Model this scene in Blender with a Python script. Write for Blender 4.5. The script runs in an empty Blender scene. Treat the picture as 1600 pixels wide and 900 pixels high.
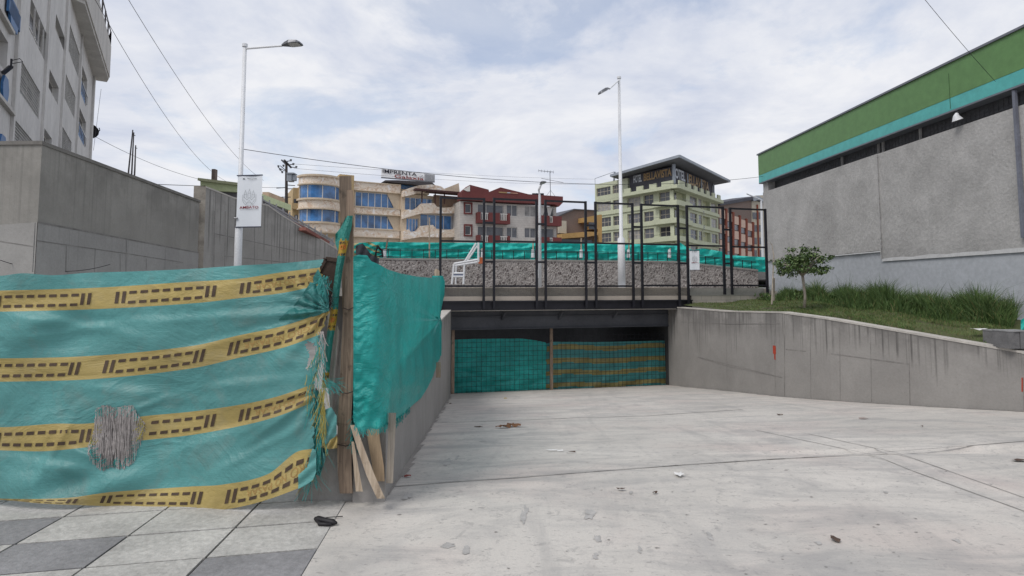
import bpy, math, random
from math import sin, cos, tan, pi, sqrt, exp, radians
R = random.Random(7)
# ------------------------------------------------------------------ camera, sky, sun, exposure
FPX = 900.0; TH = radians(4.0); H = 1.6
S = bpy.context.scene
cam = bpy.data.cameras.new('camera'); camo = bpy.data.objects.new('camera', cam)
S.collection.objects.link(camo); S.camera = camo
cam.sensor_width = 36.0; cam.lens = 36.0*FPX/1600.0
cam.shift_y = -FPX*tan(TH)/1600.0
cam.clip_start = 0.05; cam.clip_end = 6000
camo.location = (0, 0, H); camo.rotation_euler = (pi/2+TH, 0, 0)

SUN_EL, SUN_AZ = radians(52), radians(226)      # azimuth measured from +Y clockwise
W = bpy.data.worlds.new('World'); S.world = W; W.use_nodes = True
nt = W.node_tree; nt.nodes.clear()
def N(t, k, **kw):
    n = t.nodes.new(k)
    for a, b in kw.items(): setattr(n, a, b)
    return n
def L(t, a, b): t.links.new(a, b)
wo = N(nt, 'ShaderNodeOutputWorld'); bg = N(nt, 'ShaderNodeBackground'); L(nt, bg.outputs[0], wo.inputs[0])
bg.inputs[1].default_value = 0.1
sky = N(nt, 'ShaderNodeTexSky', sky_type='NISHITA'); sky.sun_disc = False
sky.sun_elevation = SUN_EL; sky.sun_rotation = SUN_AZ; sky.air_density = 1.0; sky.dust_density = 1.5
tc = N(nt, 'ShaderNodeTexCoord'); sp = N(nt, 'ShaderNodeSeparateXYZ'); L(nt, tc.outputs['Generated'], sp.inputs[0])
def MT(t, op, a, b=None, c=None):
    n = N(t, 'ShaderNodeMath', operation=op)
    for i, v in enumerate((a, b, c)):
        if v is None: continue
        if isinstance(v, (int, float)): n.inputs[i].default_value = v
        else: L(t, v, n.inputs[i])
    return n.outputs[0]
zc = MT(nt, 'ADD', MT(nt, 'MAXIMUM', sp.outputs[2], 0.0), 0.22)     # clouds lie on a flat layer
cx = MT(nt, 'DIVIDE', sp.outputs[0], zc); cy = MT(nt, 'DIVIDE', sp.outputs[1], zc)
cb = N(nt, 'ShaderNodeCombineXYZ'); L(nt, cx, cb.inputs[0]); L(nt, cy, cb.inputs[1])
def noise(t, vec, sc, det=6, rough=.55, dist=0.0, dim=None):
    n = N(t, 'ShaderNodeTexNoise'); n.inputs['Scale'].default_value = sc; n.inputs['Detail'].default_value = det
    n.inputs['Roughness'].default_value = rough; n.inputs['Distortion'].default_value = dist
    if vec is not None: L(t, vec, n.inputs['Vector'])
    return n.outputs['Fac']
def ramp(t, fac, stops, interp='LINEAR'):
    r = N(t, 'ShaderNodeValToRGB'); e = r.color_ramp.elements; r.color_ramp.interpolation = interp
    while len(e) < len(stops): e.new(.5)
    for i, (p, c) in enumerate(stops):
        e[i].position = p; e[i].color = (c, c, c, 1) if isinstance(c, (int, float)) else (*c, 1)
    L(t, fac, r.inputs[0]); return r.outputs[0]
def mix(t, fac, a, b, bt='MIX'):
    m = N(t, 'ShaderNodeMix', data_type='RGBA', blend_type=bt)
    for s_, v in ((m.inputs[0], fac), (m.inputs[6], a), (m.inputs[7], b)):
        if isinstance(v, (int, float)): s_.default_value = v
        elif isinstance(v, tuple): s_.default_value = (*v[:3], 1)
        else: L(t, v, s_)
    return m.outputs[2]
shade = ramp(nt, noise(nt, cb.outputs[0], 1.5, 11, .60, .35), [(.37, (5.9, 6.4, 7.7)), (.46, (7.0, 7.35, 8.3)), (.60, (8.7, 8.8, 9.2))])
mpc = N(nt, 'ShaderNodeMapping'); mpc.inputs['Location'].default_value = (4.3, 1.7, 0); L(nt, cb.outputs[0], mpc.inputs[0])
cover = ramp(nt, noise(nt, mpc.outputs[0], 1.3, 9, .6, .4), [(.38, .55), (.48, 1.0)])
skyb = mix(nt, 1.0, sky.outputs[0], (1.9, 1.8, 1.75), 'MULTIPLY')
L(nt, mix(nt, cover, skyb, shade), bg.inputs[0])

sl = bpy.data.lights.new('sun', 'SUN'); sl.energy = 1.75; sl.angle = radians(24); sl.color = (1, .965, .92)
so = bpy.data.objects.new('sun', sl); S.collection.objects.link(so)
so.rotation_euler = (pi/2-SUN_EL, 0, pi-SUN_AZ)
S.view_settings.view_transform = 'Standard'; S.view_settings.look = 'None'
S.view_settings.exposure = 0.0; S.view_settings.gamma = 1.0; S.view_settings.use_curve_mapping = False

# ------------------------------------------------------------------ photograph geometry helpers
def ray(px, py):
    u = (px-800)/FPX; v = (450-py)/FPX - tan(TH)
    dy = cos(TH)-v*sin(TH)
    return u/dy, (sin(TH)+v*cos(TH))/dy            # x and z per unit of y
def at(px, py, D):
    a, b = ray(px, py); return (a*D, D, H+b*D)
# ------------------------------------------------------------------ mesh and object helpers
WO = {}
def sub(a, b): return (a[0]-b[0], a[1]-b[1], a[2]-b[2])
def add(a, b): return (a[0]+b[0], a[1]+b[1], a[2]+b[2])
def mul(a, k): return (a[0]*k, a[1]*k, a[2]*k)
def cross(a, b): return (a[1]*b[2]-a[2]*b[1], a[2]*b[0]-a[0]*b[2], a[0]*b[1]-a[1]*b[0])
def nrm(a):
    l = sqrt(a[0]**2+a[1]**2+a[2]**2) or 1; return (a[0]/l, a[1]/l, a[2]/l)
def lerp(a, b, t): return a+(b-a)*t
def lerp3(a, b, t): return tuple(lerp(a[i], b[i], t) for i in range(3))
class MB:
    def __init__(s): s.v = []; s.f = []; s.m = []; s.uv = []; s.has = False
    def face(s, pts, m=0, uv=None):
        i = len(s.v); s.v += [tuple(p) for p in pts]; s.f.append(tuple(range(i, i+len(pts)))); s.m.append(m)
        s.uv.append(uv or [(0, 0)]*len(pts)); s.has = s.has or bool(uv)
    def idx(s, verts, faces, m=0, uvs=None):
        i = len(s.v); s.v += [tuple(p) for p in verts]
        for k, f in enumerate(faces):
            s.f.append(tuple(i+j for j in f)); s.m.append(m if isinstance(m, int) else m[k])
            s.uv.append([uvs[j] for j in f] if uvs else [(0, 0)]*len(f))
        s.has = s.has or bool(uvs)
    def para(s, o, a, b, c, m=0):                   # box from a corner and three edge vectors
        P = [o, add(o, a), add(add(o, a), b), add(o, b)]; Q = [add(p, c) for p in P]
        fs = [(0, 3, 2, 1), (4, 5, 6, 7), (0, 1, 5, 4), (1, 2, 6, 5), (2, 3, 7, 6), (3, 0, 4, 7)]
        cr = cross(a, b)
        if cr[0]*c[0]+cr[1]*c[1]+cr[2]*c[2] < 0: fs = [f[::-1] for f in fs]
        s.idx(P+Q, fs, m)
    def box(s, x0, x1, y0, y1, z0, z1, m=0): s.para((x0, y0, z0), (x1-x0, 0, 0), (0, y1-y0, 0), (0, 0, z1-z0), m)
    def tube(s, pts, r, n=8, m=0, cap=True):
        if isinstance(r, (int, float)): r = [r]*len(pts)
        vs = []
        for i, p in enumerate(pts):
            a = pts[max(i-1, 0)]; b = pts[min(i+1, len(pts)-1)]; d = nrm(sub(b, a))
            up = (0, 0, 1) if abs(d[2]) < .9 else (1, 0, 0)
            x = nrm(cross(d, up)); y = cross(x, d)
            for k in range(n):
                t = 2*pi*k/n; vs.append(add(p, add(mul(x, r[i]*cos(t)), mul(y, r[i]*sin(t)))))
        fs = [(i*n+k, i*n+(k+1) % n, (i+1)*n+(k+1) % n, (i+1)*n+k) for i in range(len(pts)-1) for k in range(n)]
        if cap: fs += [tuple(range(n))[::-1], tuple((len(pts)-1)*n+k for k in range(n))]
        s.idx(vs, fs, m)
    def bar(s, a, b, w, h, m=0, side=None):         # rectangular bar between two points
        d = sub(b, a); x = side or nrm(cross(d, (0, 0, 1) if abs(nrm(d)[2]) < .95 else (0, 1, 0))); x = nrm(x); y = nrm(cross(x, d))
        o = add(a, add(mul(x, -w/2), mul(y, -h/2))); s.para(o, mul(x, w), mul(y, h), d, m)
    def prism(s, pts, vec, m=0):                    # any planar outline pushed along vec
        n = len(pts); q = [add(p, vec) for p in pts]
        s.idx(list(pts)+q, [tuple(range(n)), tuple(range(2*n-1, n-1, -1))]+[(i, (i+n), (i+1) % n+n, (i+1) % n) for i in range(n)], m)
    def build(s, name, mats, origin=(0, 0, 0), smooth=False):
        me = bpy.data.meshes.new(name); me.from_pydata([sub(p, origin) for p in s.v], [], s.f)
        for m in (mats if isinstance(mats, (list, tuple)) else [mats]): me.materials.append(m)
        me.polygons.foreach_set('material_index', s.m)
        if smooth: me.polygons.foreach_set('use_smooth', [True]*len(s.f))
        if s.has:
            uvl = me.uv_layers.new(name='UVMap'); k = 0
            for f in s.uv:
                for c in f: uvl.data[k].uv = c; k += 1
        me.update(); return me
def tag(o, label=None, cat=None, group=None, kind=None):
    for k, v in (('label', label), ('category', cat), ('group', group), ('kind', kind)):
        if v: o[k] = v
    return o
def thing(name, label, cat, loc, group=None):
    o = bpy.data.objects.new(name, None); S.collection.objects.link(o); o.location = loc; o.empty_display_size = .2
    WO[o.name] = tuple(loc); return tag(o, label, cat, group)
def mobj(name, mb, mats, origin, parent=None, smooth=False):
    o = bpy.data.objects.new(name, mb.build(name, mats, origin, smooth)); S.collection.objects.link(o)
    if parent: o.parent = parent; o.location = sub(origin, WO[parent.name])
    else: o.location = origin
    WO[o.name] = tuple(origin); return o
def part(name, mb, mats, parent, label=None, smooth=False):
    o = mobj(name, mb, mats, WO[parent.name], parent, smooth)
    if label: o['label'] = label
    return o
def base(mb):
    xs, ys, zs = zip(*mb.v); return ((min(xs)+max(xs))/2, (min(ys)+max(ys))/2, min(zs))
def solo(name, label, cat, mb, mats, group=None, smooth=False, kind=None):
    return tag(mobj(name, mb, mats, base(mb), None, smooth), label, cat, group, kind)
def struct(name, mb, mats, smooth=False): return tag(mobj(name, mb, mats, (0, 0, 0), None, smooth), kind='structure')
class Fac:
    """a vertical plane: s runs along it, z up, d outward (towards the camera)"""
    def __init__(f, p, d):
        l = sqrt(d[0]**2+d[1]**2); f.p = p; f.t = (d[0]/l, d[1]/l); n = (-f.t[1], f.t[0])
        if n[0]*-p[0]+n[1]*-p[1] < 0: n = (-n[0], -n[1])
        f.n = n
    def P(f, s, z, d=0): return (f.p[0]+f.t[0]*s+f.n[0]*d, f.p[1]+f.t[1]*s+f.n[1]*d, z)
    def sz(f, px, py, d=0):
        a, b = ray(px, py); p = (f.p[0]+f.n[0]*d, f.p[1]+f.n[1]*d)
        D = (p[0]*f.n[0]+p[1]*f.n[1])/(a*f.n[0]+f.n[1])
        x = a*D; return ((x-p[0])*f.t[0]+(D-p[1])*f.t[1], H+b*D)
    def rect(f, x0, y0, x1, y1):
        a = f.sz(x0, (y0+y1)/2)[0]; b = f.sz(x1, (y0+y1)/2)[0]
        z1 = f.sz((x0+x1)/2, y0)[1]; z0 = f.sz((x0+x1)/2, y1)[1]
        return (min(a, b), max(a, b), z0, z1)
    def box(f, mb, s0, s1, z0, z1, d0, d1, m=0):
        o = f.P(s0, z0, d0); mb.para(o, sub(f.P(s1, z0, d0), o), (0, 0, z1-z0), sub(f.P(s0, z0, d1), o), m)
    def pbox(f, mb, x0, y0, x1, y1, d0, d1, m=0):
        s0, s1, z0, z1 = f.rect(x0, y0, x1, y1); f.box(mb, s0, s1, z0, z1, d0, d1, m)
    def poly(f, mb, pts, d0, d1, m=0):
        q = [f.P(*f.sz(*p), d0) for p in pts]; v = sub(f.P(0, 0, d1), f.P(0, 0, d0)); mb.prism(q, v, m)
    def holes(f, mb, s0, s1, z0, z1, hs, dep, d=0, m=0):   # wall skin with real openings and reveals
        ss = sorted({s0, s1}|{min(max(v, s0), s1) for h in hs for v in h[:2]}); zs = sorted({z0, z1}|{min(max(v, z0), z1) for h in hs for v in h[2:4]})
        for i in range(len(ss)-1):
            for j in range(len(zs)-1):
                if ss[i+1]-ss[i] < 1e-4 or zs[j+1]-zs[j] < 1e-4: continue
                a = (ss[i]+ss[i+1])/2; b = (zs[j]+zs[j+1])/2
                if any(h[0] < a < h[1] and h[2] < b < h[3] for h in hs): continue
                mb.face([f.P(ss[i], zs[j], d), f.P(ss[i+1], zs[j], d), f.P(ss[i+1], zs[j+1], d), f.P(ss[i], zs[j+1], d)], m)
        for h in hs:
            a, b, c, e = h[:4]
            for q in (((a, c), (b, c)), ((b, c), (b, e)), ((b, e), (a, e)), ((a, e), (a, c))):
                mb.face([f.P(*q[0], d), f.P(*q[1], d), f.P(*q[1], d-dep), f.P(*q[0], d-dep)], m)
    def window(f, parent, h, d, frame, pane, nx=2, ny=1, fw=.06, name='window'):
        s0, s1, z0, z1 = h[:4]; mb = MB()
        for a, b, c, e in ((s0, s1, z0, z0+fw), (s0, s1, z1-fw, z1), (s0, s0+fw, z0+fw, z1-fw), (s1-fw, s1, z0+fw, z1-fw)): f.box(mb, a, b, c, e, d, d+.05)
        for i in range(1, nx):
            c = lerp(s0, s1, i/nx); f.box(mb, c-fw/2, c+fw/2, z0+fw, z1-fw, d+.002, d+.045)
        for i in range(1, ny):
            c = lerp(z0, z1, i/ny); f.box(mb, s0+fw, s1-fw, c-fw/2, c+fw/2, d+.004, d+.04)
        w = part(name, mb, frame, parent); g = MB(); pane = R.choice([m_dglass, m_dglass, m_gglass, m_cglass, m_dglass]) if pane is m_dglass else (R.choice([m_gglass, m_gglass, m_cglass, m_dglass]) if pane is m_gglass else pane); f.box(g, s0+fw*.5, s1-fw*.5, z0+fw*.5, z1-fw*.5, d+.006, d+.02)
        part('pane', g, pane, w); return w
def textmesh(txt, bold=0.0):
    cu = bpy.data.curves.new('t', 'FONT'); cu.body = txt; cu.size = 1; cu.offset = bold; cu.resolution_u = 3
    o = bpy.data.objects.new('t', cu); S.collection.objects.link(o); dg = bpy.context.evaluated_depsgraph_get()
    me = o.evaluated_get(dg).to_mesh(); vs = [tuple(v.co) for v in me.vertices]; fs = [tuple(p.vertices) for p in me.polygons]
    o.evaluated_get(dg).to_mesh_clear(); bpy.data.objects.remove(o); bpy.data.curves.remove(cu); return vs, fs
def textfit(mb, txt, fn, m=0, bold=0.0):             # fn maps (0..1, 0..1) to a point
    vs, fs = textmesh(txt, bold); xs = [v[0] for v in vs]; ys = [v[1] for v in vs]
    x0, x1, y0, y1 = min(xs), max(xs), min(ys), max(ys)
    mb.idx([fn((v[0]-x0)/(x1-x0), (v[1]-y0)/(y1-y0)) for v in vs], fs, m)
# ------------------------------------------------------------------ materials
def srgb(r, g, b): return tuple(((c/255+.055)/1.055)**2.4 if c > 10 else c/3300 for c in (r, g, b))
def M(name, col, rough=.8, var=.18, sc=2.0, bump=0.0, bsc=40.0, metal=0.0, stretch=(1, 1, 1), spec=.4, trans=0.0, tint=None, fine=.08):
    m = bpy.data.materials.new(name); m.use_nodes = True; t = m.node_tree; b = t.nodes['Principled BSDF']
    tcn = N(t, 'ShaderNodeTexCoord'); mp = N(t, 'ShaderNodeMapping'); mp.inputs['Scale'].default_value = stretch
    L(t, tcn.outputs['Object'], mp.inputs[0])
    n1 = noise(t, mp.outputs[0], sc, 5, .6, .3); n2 = noise(t, mp.outputs[0], sc*11, 4, .7)
    c = mix(t, ramp(t, n1, [(.3, 0.0), (.7, 1.0)]), tuple(x*(1-var) for x in col), tuple(min(1, x*(1+var)) for x in (tint or col)))
    c = mix(t, ramp(t, n2, [(.35, 0.0), (.65, 1.0)]), c, mix(t, 1.0, c, (1-fine*2,)*3, 'MULTIPLY'))
    L(t, c, b.inputs['Base Color']); b.inputs['Roughness'].default_value = rough; b.inputs['Metallic'].default_value = metal
    b.inputs['Specular IOR Level'].default_value = spec
    if bump:
        bn = N(t, 'ShaderNodeBump'); bn.inputs['Strength'].default_value = bump; bn.inputs['Distance'].default_value = .02
        L(t, noise(t, mp.outputs[0], bsc, 5, .6), bn.inputs['Height']); L(t, bn.outputs[0], b.inputs['Normal'])
    return m
def concrete(name, col, streak=.6, wet=.3, var=.13):
    """cast concrete; UV v = 1 at the top of the wall, u in metres: drip streaks start at the top edge"""
    m = bpy.data.materials.new(name); m.use_nodes = True; t = m.node_tree; b = t.nodes['Principled BSDF']
    tcn = N(t, 'ShaderNodeTexCoord'); uv = N(t, 'ShaderNodeSeparateXYZ'); L(t, tcn.outputs['UV'], uv.inputs[0])
    ob = tcn.outputs['Object']
    c = mix(t, ramp(t, noise(t, ob, 1.1, 6, .6, .3), [(.3, 0.0), (.7, 1.0)]), tuple(x*(1-var) for x in col), tuple(x*(1+var*.7) for x in col))
    c = mix(t, ramp(t, noise(t, ob, 22, 5, .7), [(.4, 0.0), (.7, .35)]), c, mix(t, 1.0, c, (.72, .72, .7), 'MULTIPLY'))
    cbn = N(t, 'ShaderNodeCombineXYZ'); L(t, uv.outputs[0], cbn.inputs[0])
    na = noise(t, cbn.outputs[0], 11.0, 4, .65); cb2 = N(t, 'ShaderNodeCombineXYZ'); L(t, MT(t, 'ADD', uv.outputs[0], 31.7), cb2.inputs[0]); L(t, MT(t, 'MULTIPLY', uv.outputs[1], .4), cb2.inputs[1])
    nb = noise(t, cb2.outputs[0], 2.2, 4, .6)
    fromtop = MT(t, 'SUBTRACT', 1.0, uv.outputs[1])
    length = MT(t, 'MULTIPLY', MT(t, 'SUBTRACT', nb, .28), 1.5)
    inside = ramp(t, MT(t, 'SUBTRACT', length, fromtop), [(.0, 0.0), (.22, 1.0)])
    sm = MT(t, 'MULTIPLY', ramp(t, na, [(.505, 0.0), (.60, 1.0)]), inside)
    c = mix(t, MT(t, 'MULTIPLY', sm, streak), c, tuple(x*.32 for x in col))
    # damp band just under the coping and blotches
    edge = ramp(t, fromtop, [(.0, 1.0), (.3, 0.0)]); bl = ramp(t, noise(t, ob, 1.7, 4, .6), [(.42, 0.0), (.6, 1.0)])
    c = mix(t, MT(t, 'MULTIPLY', MT(t, 'MULTIPLY', edge, bl), wet), c, tuple(x*.45 for x in col))
    pits = ramp(t, N_vor(t, ob, 9.0), [(.035, 1.0), (.05, 0.0)])
    c = mix(t, MT(t, 'MULTIPLY', pits, .5), c, (.06, .055, .05))
    L(t, c, b.inputs['Base Color']); b.inputs['Roughness'].default_value = .85; b.inputs['Specular IOR Level'].default_value = .25
    bn = N(t, 'ShaderNodeBump'); bn.inputs['Strength'].default_value = .35; bn.inputs['Distance'].default_value = .012
    L(t, noise(t, ob, 30, 6, .65), bn.inputs['Height']); L(t, bn.outputs[0], b.inputs['Normal']); return m
def N_vor(t, vec, sc, feat='F1'):
    n = N(t, 'ShaderNodeTexVoronoi', feature=feat); n.inputs['Scale'].default_value = sc
    if vec is not None: L(t, vec, n.inputs['Vector'])
    return n.outputs['Distance']
def tarp(name, col, rough=.42, bumps=.5, trans=.25, weave=True, wsc=1.0, dirt=.25, stretch=(1, 1, 2.2)):
    m = bpy.data.materials.new(name); m.use_nodes = True; t = m.node_tree; b = t.nodes['Principled BSDF']; out = t.nodes['Material Output']
    tcn = N(t, 'ShaderNodeTexCoord'); ob = tcn.outputs['Object']
    mp = N(t, 'ShaderNodeMapping'); mp.inputs['Scale'].default_value = stretch; L(t, ob, mp.inputs[0])
    mw = N(t, 'ShaderNodeMapping'); mw.inputs['Scale'].default_value = (1.5, 1.5, 90); L(t, ob, mw.inputs[0])
    wv = noise(t, mw.outputs[0], 2.0, 4, .7)
    c = mix(t, ramp(t, noise(t, ob, 1.6, 5, .6, .5), [(.3, 0.0), (.7, 1.0)]), tuple(x*.72 for x in col), tuple(min(1, x*1.22) for x in col))
    c = mix(t, ramp(t, wv, [(.35, .0), (.7, .35)]), c, tuple(x*.62 for x in col))
    c = mix(t, MT(t, 'MULTIPLY', ramp(t, noise(t, ob, 3.4, 6, .7, .6), [(.52, 0.0), (.72, 1.0)]), dirt), c, (.30, .29, .25))
    L(t, c, b.inputs['Base Color']); b.inputs['Roughness'].default_value = rough; b.inputs['Specular IOR Level'].default_value = .45
    n1 = noise(t, mp.outputs[0], 3.2*wsc, 5, .55, 1.2); rid = MT(t, 'ABSOLUTE', MT(t, 'SUBTRACT', n1, .5))
    n2 = noise(t, mp.outputs[0], 14*wsc, 4, .6, .8)
    hh = MT(t, 'ADD', MT(t, 'MULTIPLY', rid, -1.6), MT(t, 'ADD', MT(t, 'ADD', MT(t, 'MULTIPLY', n2, .26), MT(t, 'MULTIPLY', noise(t, mp.outputs[0], 46, 4, .7, .5), .09)), MT(t, 'MULTIPLY', wv, .05 if weave else 0)))
    bn = N(t, 'ShaderNodeBump'); bn.inputs['Strength'].default_value = bumps; bn.inputs['Distance'].default_value = .06
    L(t, hh, bn.inputs['Height']); L(t, bn.outputs[0], b.inputs['Normal'])
    tr = N(t, 'ShaderNodeBsdfTranslucent'); L(t, c, tr.inputs[0]); ms = N(t, 'ShaderNodeMixShader'); ms.inputs[0].default_value = trans
    L(t, b.outputs[0], ms.inputs[1]); L(t, tr.outputs[0], ms.inputs[2]); L(t, ms.outputs[0], out.inputs[0]); return m

def apron_mat():
    m = bpy.data.materials.new('apron_concrete'); m.use_nodes = True; t = m.node_tree; b = t.nodes['Principled BSDF']
    ob = N(t, 'ShaderNodeTexCoord').outputs['Object']
    col = (.57, .538, .492)
    c = mix(t, ramp(t, noise(t, ob, .45, 6, .6, .4), [(.3, 0.0), (.7, 1.0)]), tuple(x*.84 for x in col), tuple(x*1.08 for x in col))
    c = mix(t, MT(t, 'MULTIPLY', ramp(t, noise(t, ob, .9, 5, .6, 1.5), [(.5, 0.0), (.72, 1.0)]), .38), c, (.29, .285, .285))     # grey damp patches
    mp = N(t, 'ShaderNodeMapping'); mp.inputs['Location'].default_value = (9, 3, 0); L(t, ob, mp.inputs[0])
    c = mix(t, MT(t, 'MULTIPLY', ramp(t, noise(t, mp.outputs[0], .8, 4, .55), [(.5, 0.0), (.7, 1.0)]), .35), c, (.56, .45, .41))    # pinkish soil film
    ms = N(t, 'ShaderNodeMapping'); ms.inputs['Scale'].default_value = (1, .16, 1); ms.inputs['Rotation'].default_value = (0, 0, radians(-72)); L(t, ob, ms.inputs[0])
    c = mix(t, MT(t, 'MULTIPLY', ramp(t, noise(t, ms.outputs[0], 2.6, 6, .65, .6), [(.54, 0.0), (.70, 1.0)]), .38), c, (.30, .29, .28))   # smears
    c = mix(t, MT(t, 'MULTIPLY', ramp(t, noise(t, ob, 7.5, 7, .78, .6), [(.56, 0.0), (.63, 1.0)]), .45), c, (.27, .26, .25))   # scabs
    c = mix(t, MT(t, 'MULTIPLY', ramp(t, noise(t, ob, 60, 3, .7), [(.42, 0.0), (.72, 1.0)]), .25), c, (.30, .29, .28))
    me_ = N(t, 'ShaderNodeMapping'); me_.inputs['Scale'].default_value = (1, 2.2, 1); me_.inputs['Rotation'].default_value = (0, 0, radians(12)); L(t, ob, me_.inputs[0])
    c = mix(t, MT(t, 'MULTIPLY', ramp(t, noise(t, me_.outputs[0], 13, 6, .75, .4), [(.585, 0.0), (.64, 1.0)]), .6), c, (.20, .19, .18))   # small scuffs
    mf_ = N(t, 'ShaderNodeMapping'); mf_.inputs['Scale'].default_value = (.5, 1.6, 1); mf_.inputs['Location'].default_value = (3.1, 7.7, 0); L(t, ob, mf_.inputs[0])
    c = mix(t, MT(t, 'MULTIPLY', ramp(t, noise(t, mf_.outputs[0], 1.4, 9, .72, .8), [(.47, 0.0), (.62, 1.0)]), .5), c, (.28, .275, .27))   # worn grey areas
    sp_ = MT(t, 'MULTIPLY', ramp(t, N_vor(t, ob, 5.0), [(.03, 1.0), (.06, 0.0)]), ramp(t, noise(t, ob, 1.1, 2), [(.5, 0.0), (.52, 1.0)]))
    c = mix(t, MT(t, 'MULTIPLY', sp_, .7), c, (.13, .12, .11))
    L(t, c, b.inputs['Base Color']); b.inputs['Roughness'].default_value = .82; b.inputs['Specular IOR Level'].default_value = .25
    bn = N(t, 'ShaderNodeBump'); bn.inputs['Strength'].default_value = .3; bn.inputs['Distance'].default_value = .01
    L(t, noise(t, ob, 35, 6, .7), bn.inputs['Height']); L(t, bn.outputs[0], b.inputs['Normal']); return m
def stone_mat():
    m = bpy.data.materials.new('stone_facing'); m.use_nodes = True; t = m.node_tree; b = t.nodes['Principled BSDF']
    ob = N(t, 'ShaderNodeTexCoord').outputs['Object']
    mp = N(t, 'ShaderNodeMapping'); mp.inputs['Scale'].default_value = (1, 1, .62); L(t, ob, mp.inputs[0])
    nn = N(t, 'ShaderNodeTexNoise'); nn.inputs['Scale'].default_value = 5; L(t, ob, nn.inputs['Vector'])
    dv = mix(t, .08, mp.outputs[0], nn.outputs['Color'], 'ADD')
    v = N(t, 'ShaderNodeTexVoronoi', feature='F1'); v.inputs['Scale'].default_value = 13.0; L(t, dv, v.inputs['Vector'])
    e = N_vor(t, dv, 13.0, 'DISTANCE_TO_EDGE')
    c = mix(t, ramp(t, v.outputs['Color'], [(.2, 0.0), (.8, 1.0)]), (.29, .262, .25), (.42, .385, .365))
    c = mix(t, ramp(t, e, [(.0, .8), (.06, 0.0)]), c, (.44, .40, .375))
    dk = MT(t, 'MULTIPLY', ramp(t, v.outputs['Distance'], [(.30, 1.0), (.42, 0.0)]), ramp(t, noise(t, ob, 5.0, 3), [(.44, 0.0), (.52, 1.0)]))
    c = mix(t, MT(t, 'MULTIPLY', dk, .9), c, (.07, .05, .046))
    c = mix(t, MT(t, 'MULTIPLY', ramp(t, noise(t, ob, .8, 4), [(.5, 0.0), (.7, 1.0)]), .4), c, (.16, .15, .14))
    L(t, c, b.inputs['Base Color']); b.inputs['Roughness'].default_value = .9
    bn = N(t, 'ShaderNodeBump'); bn.inputs['Strength'].default_value = .8; bn.inputs['Distance'].default_value = .04
    L(t, ramp(t, e, [(.0, .0), (.25, 1.0)]), bn.inputs['Height']); L(t, bn.outputs[0], b.inputs['Normal']); return m
def ornate_mat():
    m = bpy.data.materials.new('carved_cream_render'); m.use_nodes = True; t = m.node_tree; b = t.nodes['Principled BSDF']
    ob = N(t, 'ShaderNodeTexCoord').outputs['Object']
    n1 = noise(t, ob, 1.1, 4, .6, 2.5); n2 = noise(t, ob, .9, 3, .6, 1.0)
    c = mix(t, ramp(t, n1, [(.42, 0.0), (.5, 1.0)]), (.62, .47, .35), (.76, .66, .55))
    c = mix(t, ramp(t, n2, [(.58, 0.0), (.64, .9)]), c, (.86, .83, .80))
    L(t, c, b.inputs['Base Color']); b.inputs['Roughness'].default_value = .8
    bn = N(t, 'ShaderNodeBump'); bn.inputs['Strength'].default_value = .8; bn.inputs['Distance'].default_value = .12
    L(t, n1, bn.inputs['Height']); L(t, bn.outputs[0], b.inputs['Normal']); return m
def brick_mat(name, c1, c2, mortar, sc=1.0, bw=.25, rh=.08):
    m = bpy.data.materials.new(name); m.use_nodes = True; t = m.node_tree; b = t.nodes['Principled BSDF']
    ob = N(t, 'ShaderNodeTexCoord').outputs['Object']; s_ = N(t, 'ShaderNodeSeparateXYZ'); L(t, ob, s_.inputs[0])
    cc = N(t, 'ShaderNodeCombineXYZ'); L(t, MT(t, 'ADD', s_.outputs[0], MT(t, 'MULTIPLY', s_.outputs[1], .7)), cc.inputs[0]); L(t, s_.outputs[2], cc.inputs[1])
    k = N(t, 'ShaderNodeTexBrick'); k.inputs['Color1'].default_value = (*c1, 1); k.inputs['Color2'].default_value = (*c2, 1); k.inputs['Mortar'].default_value = (*mortar, 1)
    k.inputs['Scale'].default_value = sc; k.inputs['Brick Width'].default_value = bw; k.inputs['Row Height'].default_value = rh; k.inputs['Mortar Size'].default_value = .012
    L(t, cc.outputs[0], k.inputs['Vector'])
    L(t, mix(t, ramp(t, noise(t, ob, .7, 5, .6), [(.35, 0.0), (.7, .3)]), k.outputs[0], (.15, .13, .12)), b.inputs['Base Color']); b.inputs['Roughness'].default_value = .85; return m
def wood_mat(name, col, dark):
    m = bpy.data.materials.new(name); m.use_nodes = True; t = m.node_tree; b = t.nodes['Principled BSDF']
    ob = N(t, 'ShaderNodeTexCoord').outputs['Object']; mp = N(t, 'ShaderNodeMapping'); mp.inputs['Scale'].default_value = (40, 40, 2.2); L(t, ob, mp.inputs[0])
    g = noise(t, mp.outputs[0], 1.0, 6, .65, 1.2)
    c = mix(t, ramp(t, g, [(.35, 0.0), (.62, 1.0)]), dark, col)
    c = mix(t, MT(t, 'MULTIPLY', ramp(t, noise(t, ob, 9, 4, .6), [(.58, 0.0), (.66, 1.0)]), .6), c, tuple(x*.35 for x in dark))
    L(t, c, b.inputs['Base Color']); b.inputs['Roughness'].default_value = .85
    bn = N(t, 'ShaderNodeBump'); bn.inputs['Strength'].default_value = .5; bn.inputs['Distance'].default_value = .008
    L(t, g, bn.inputs['Height']); L(t, bn.outputs[0], b.inputs['Normal']); return m

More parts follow.
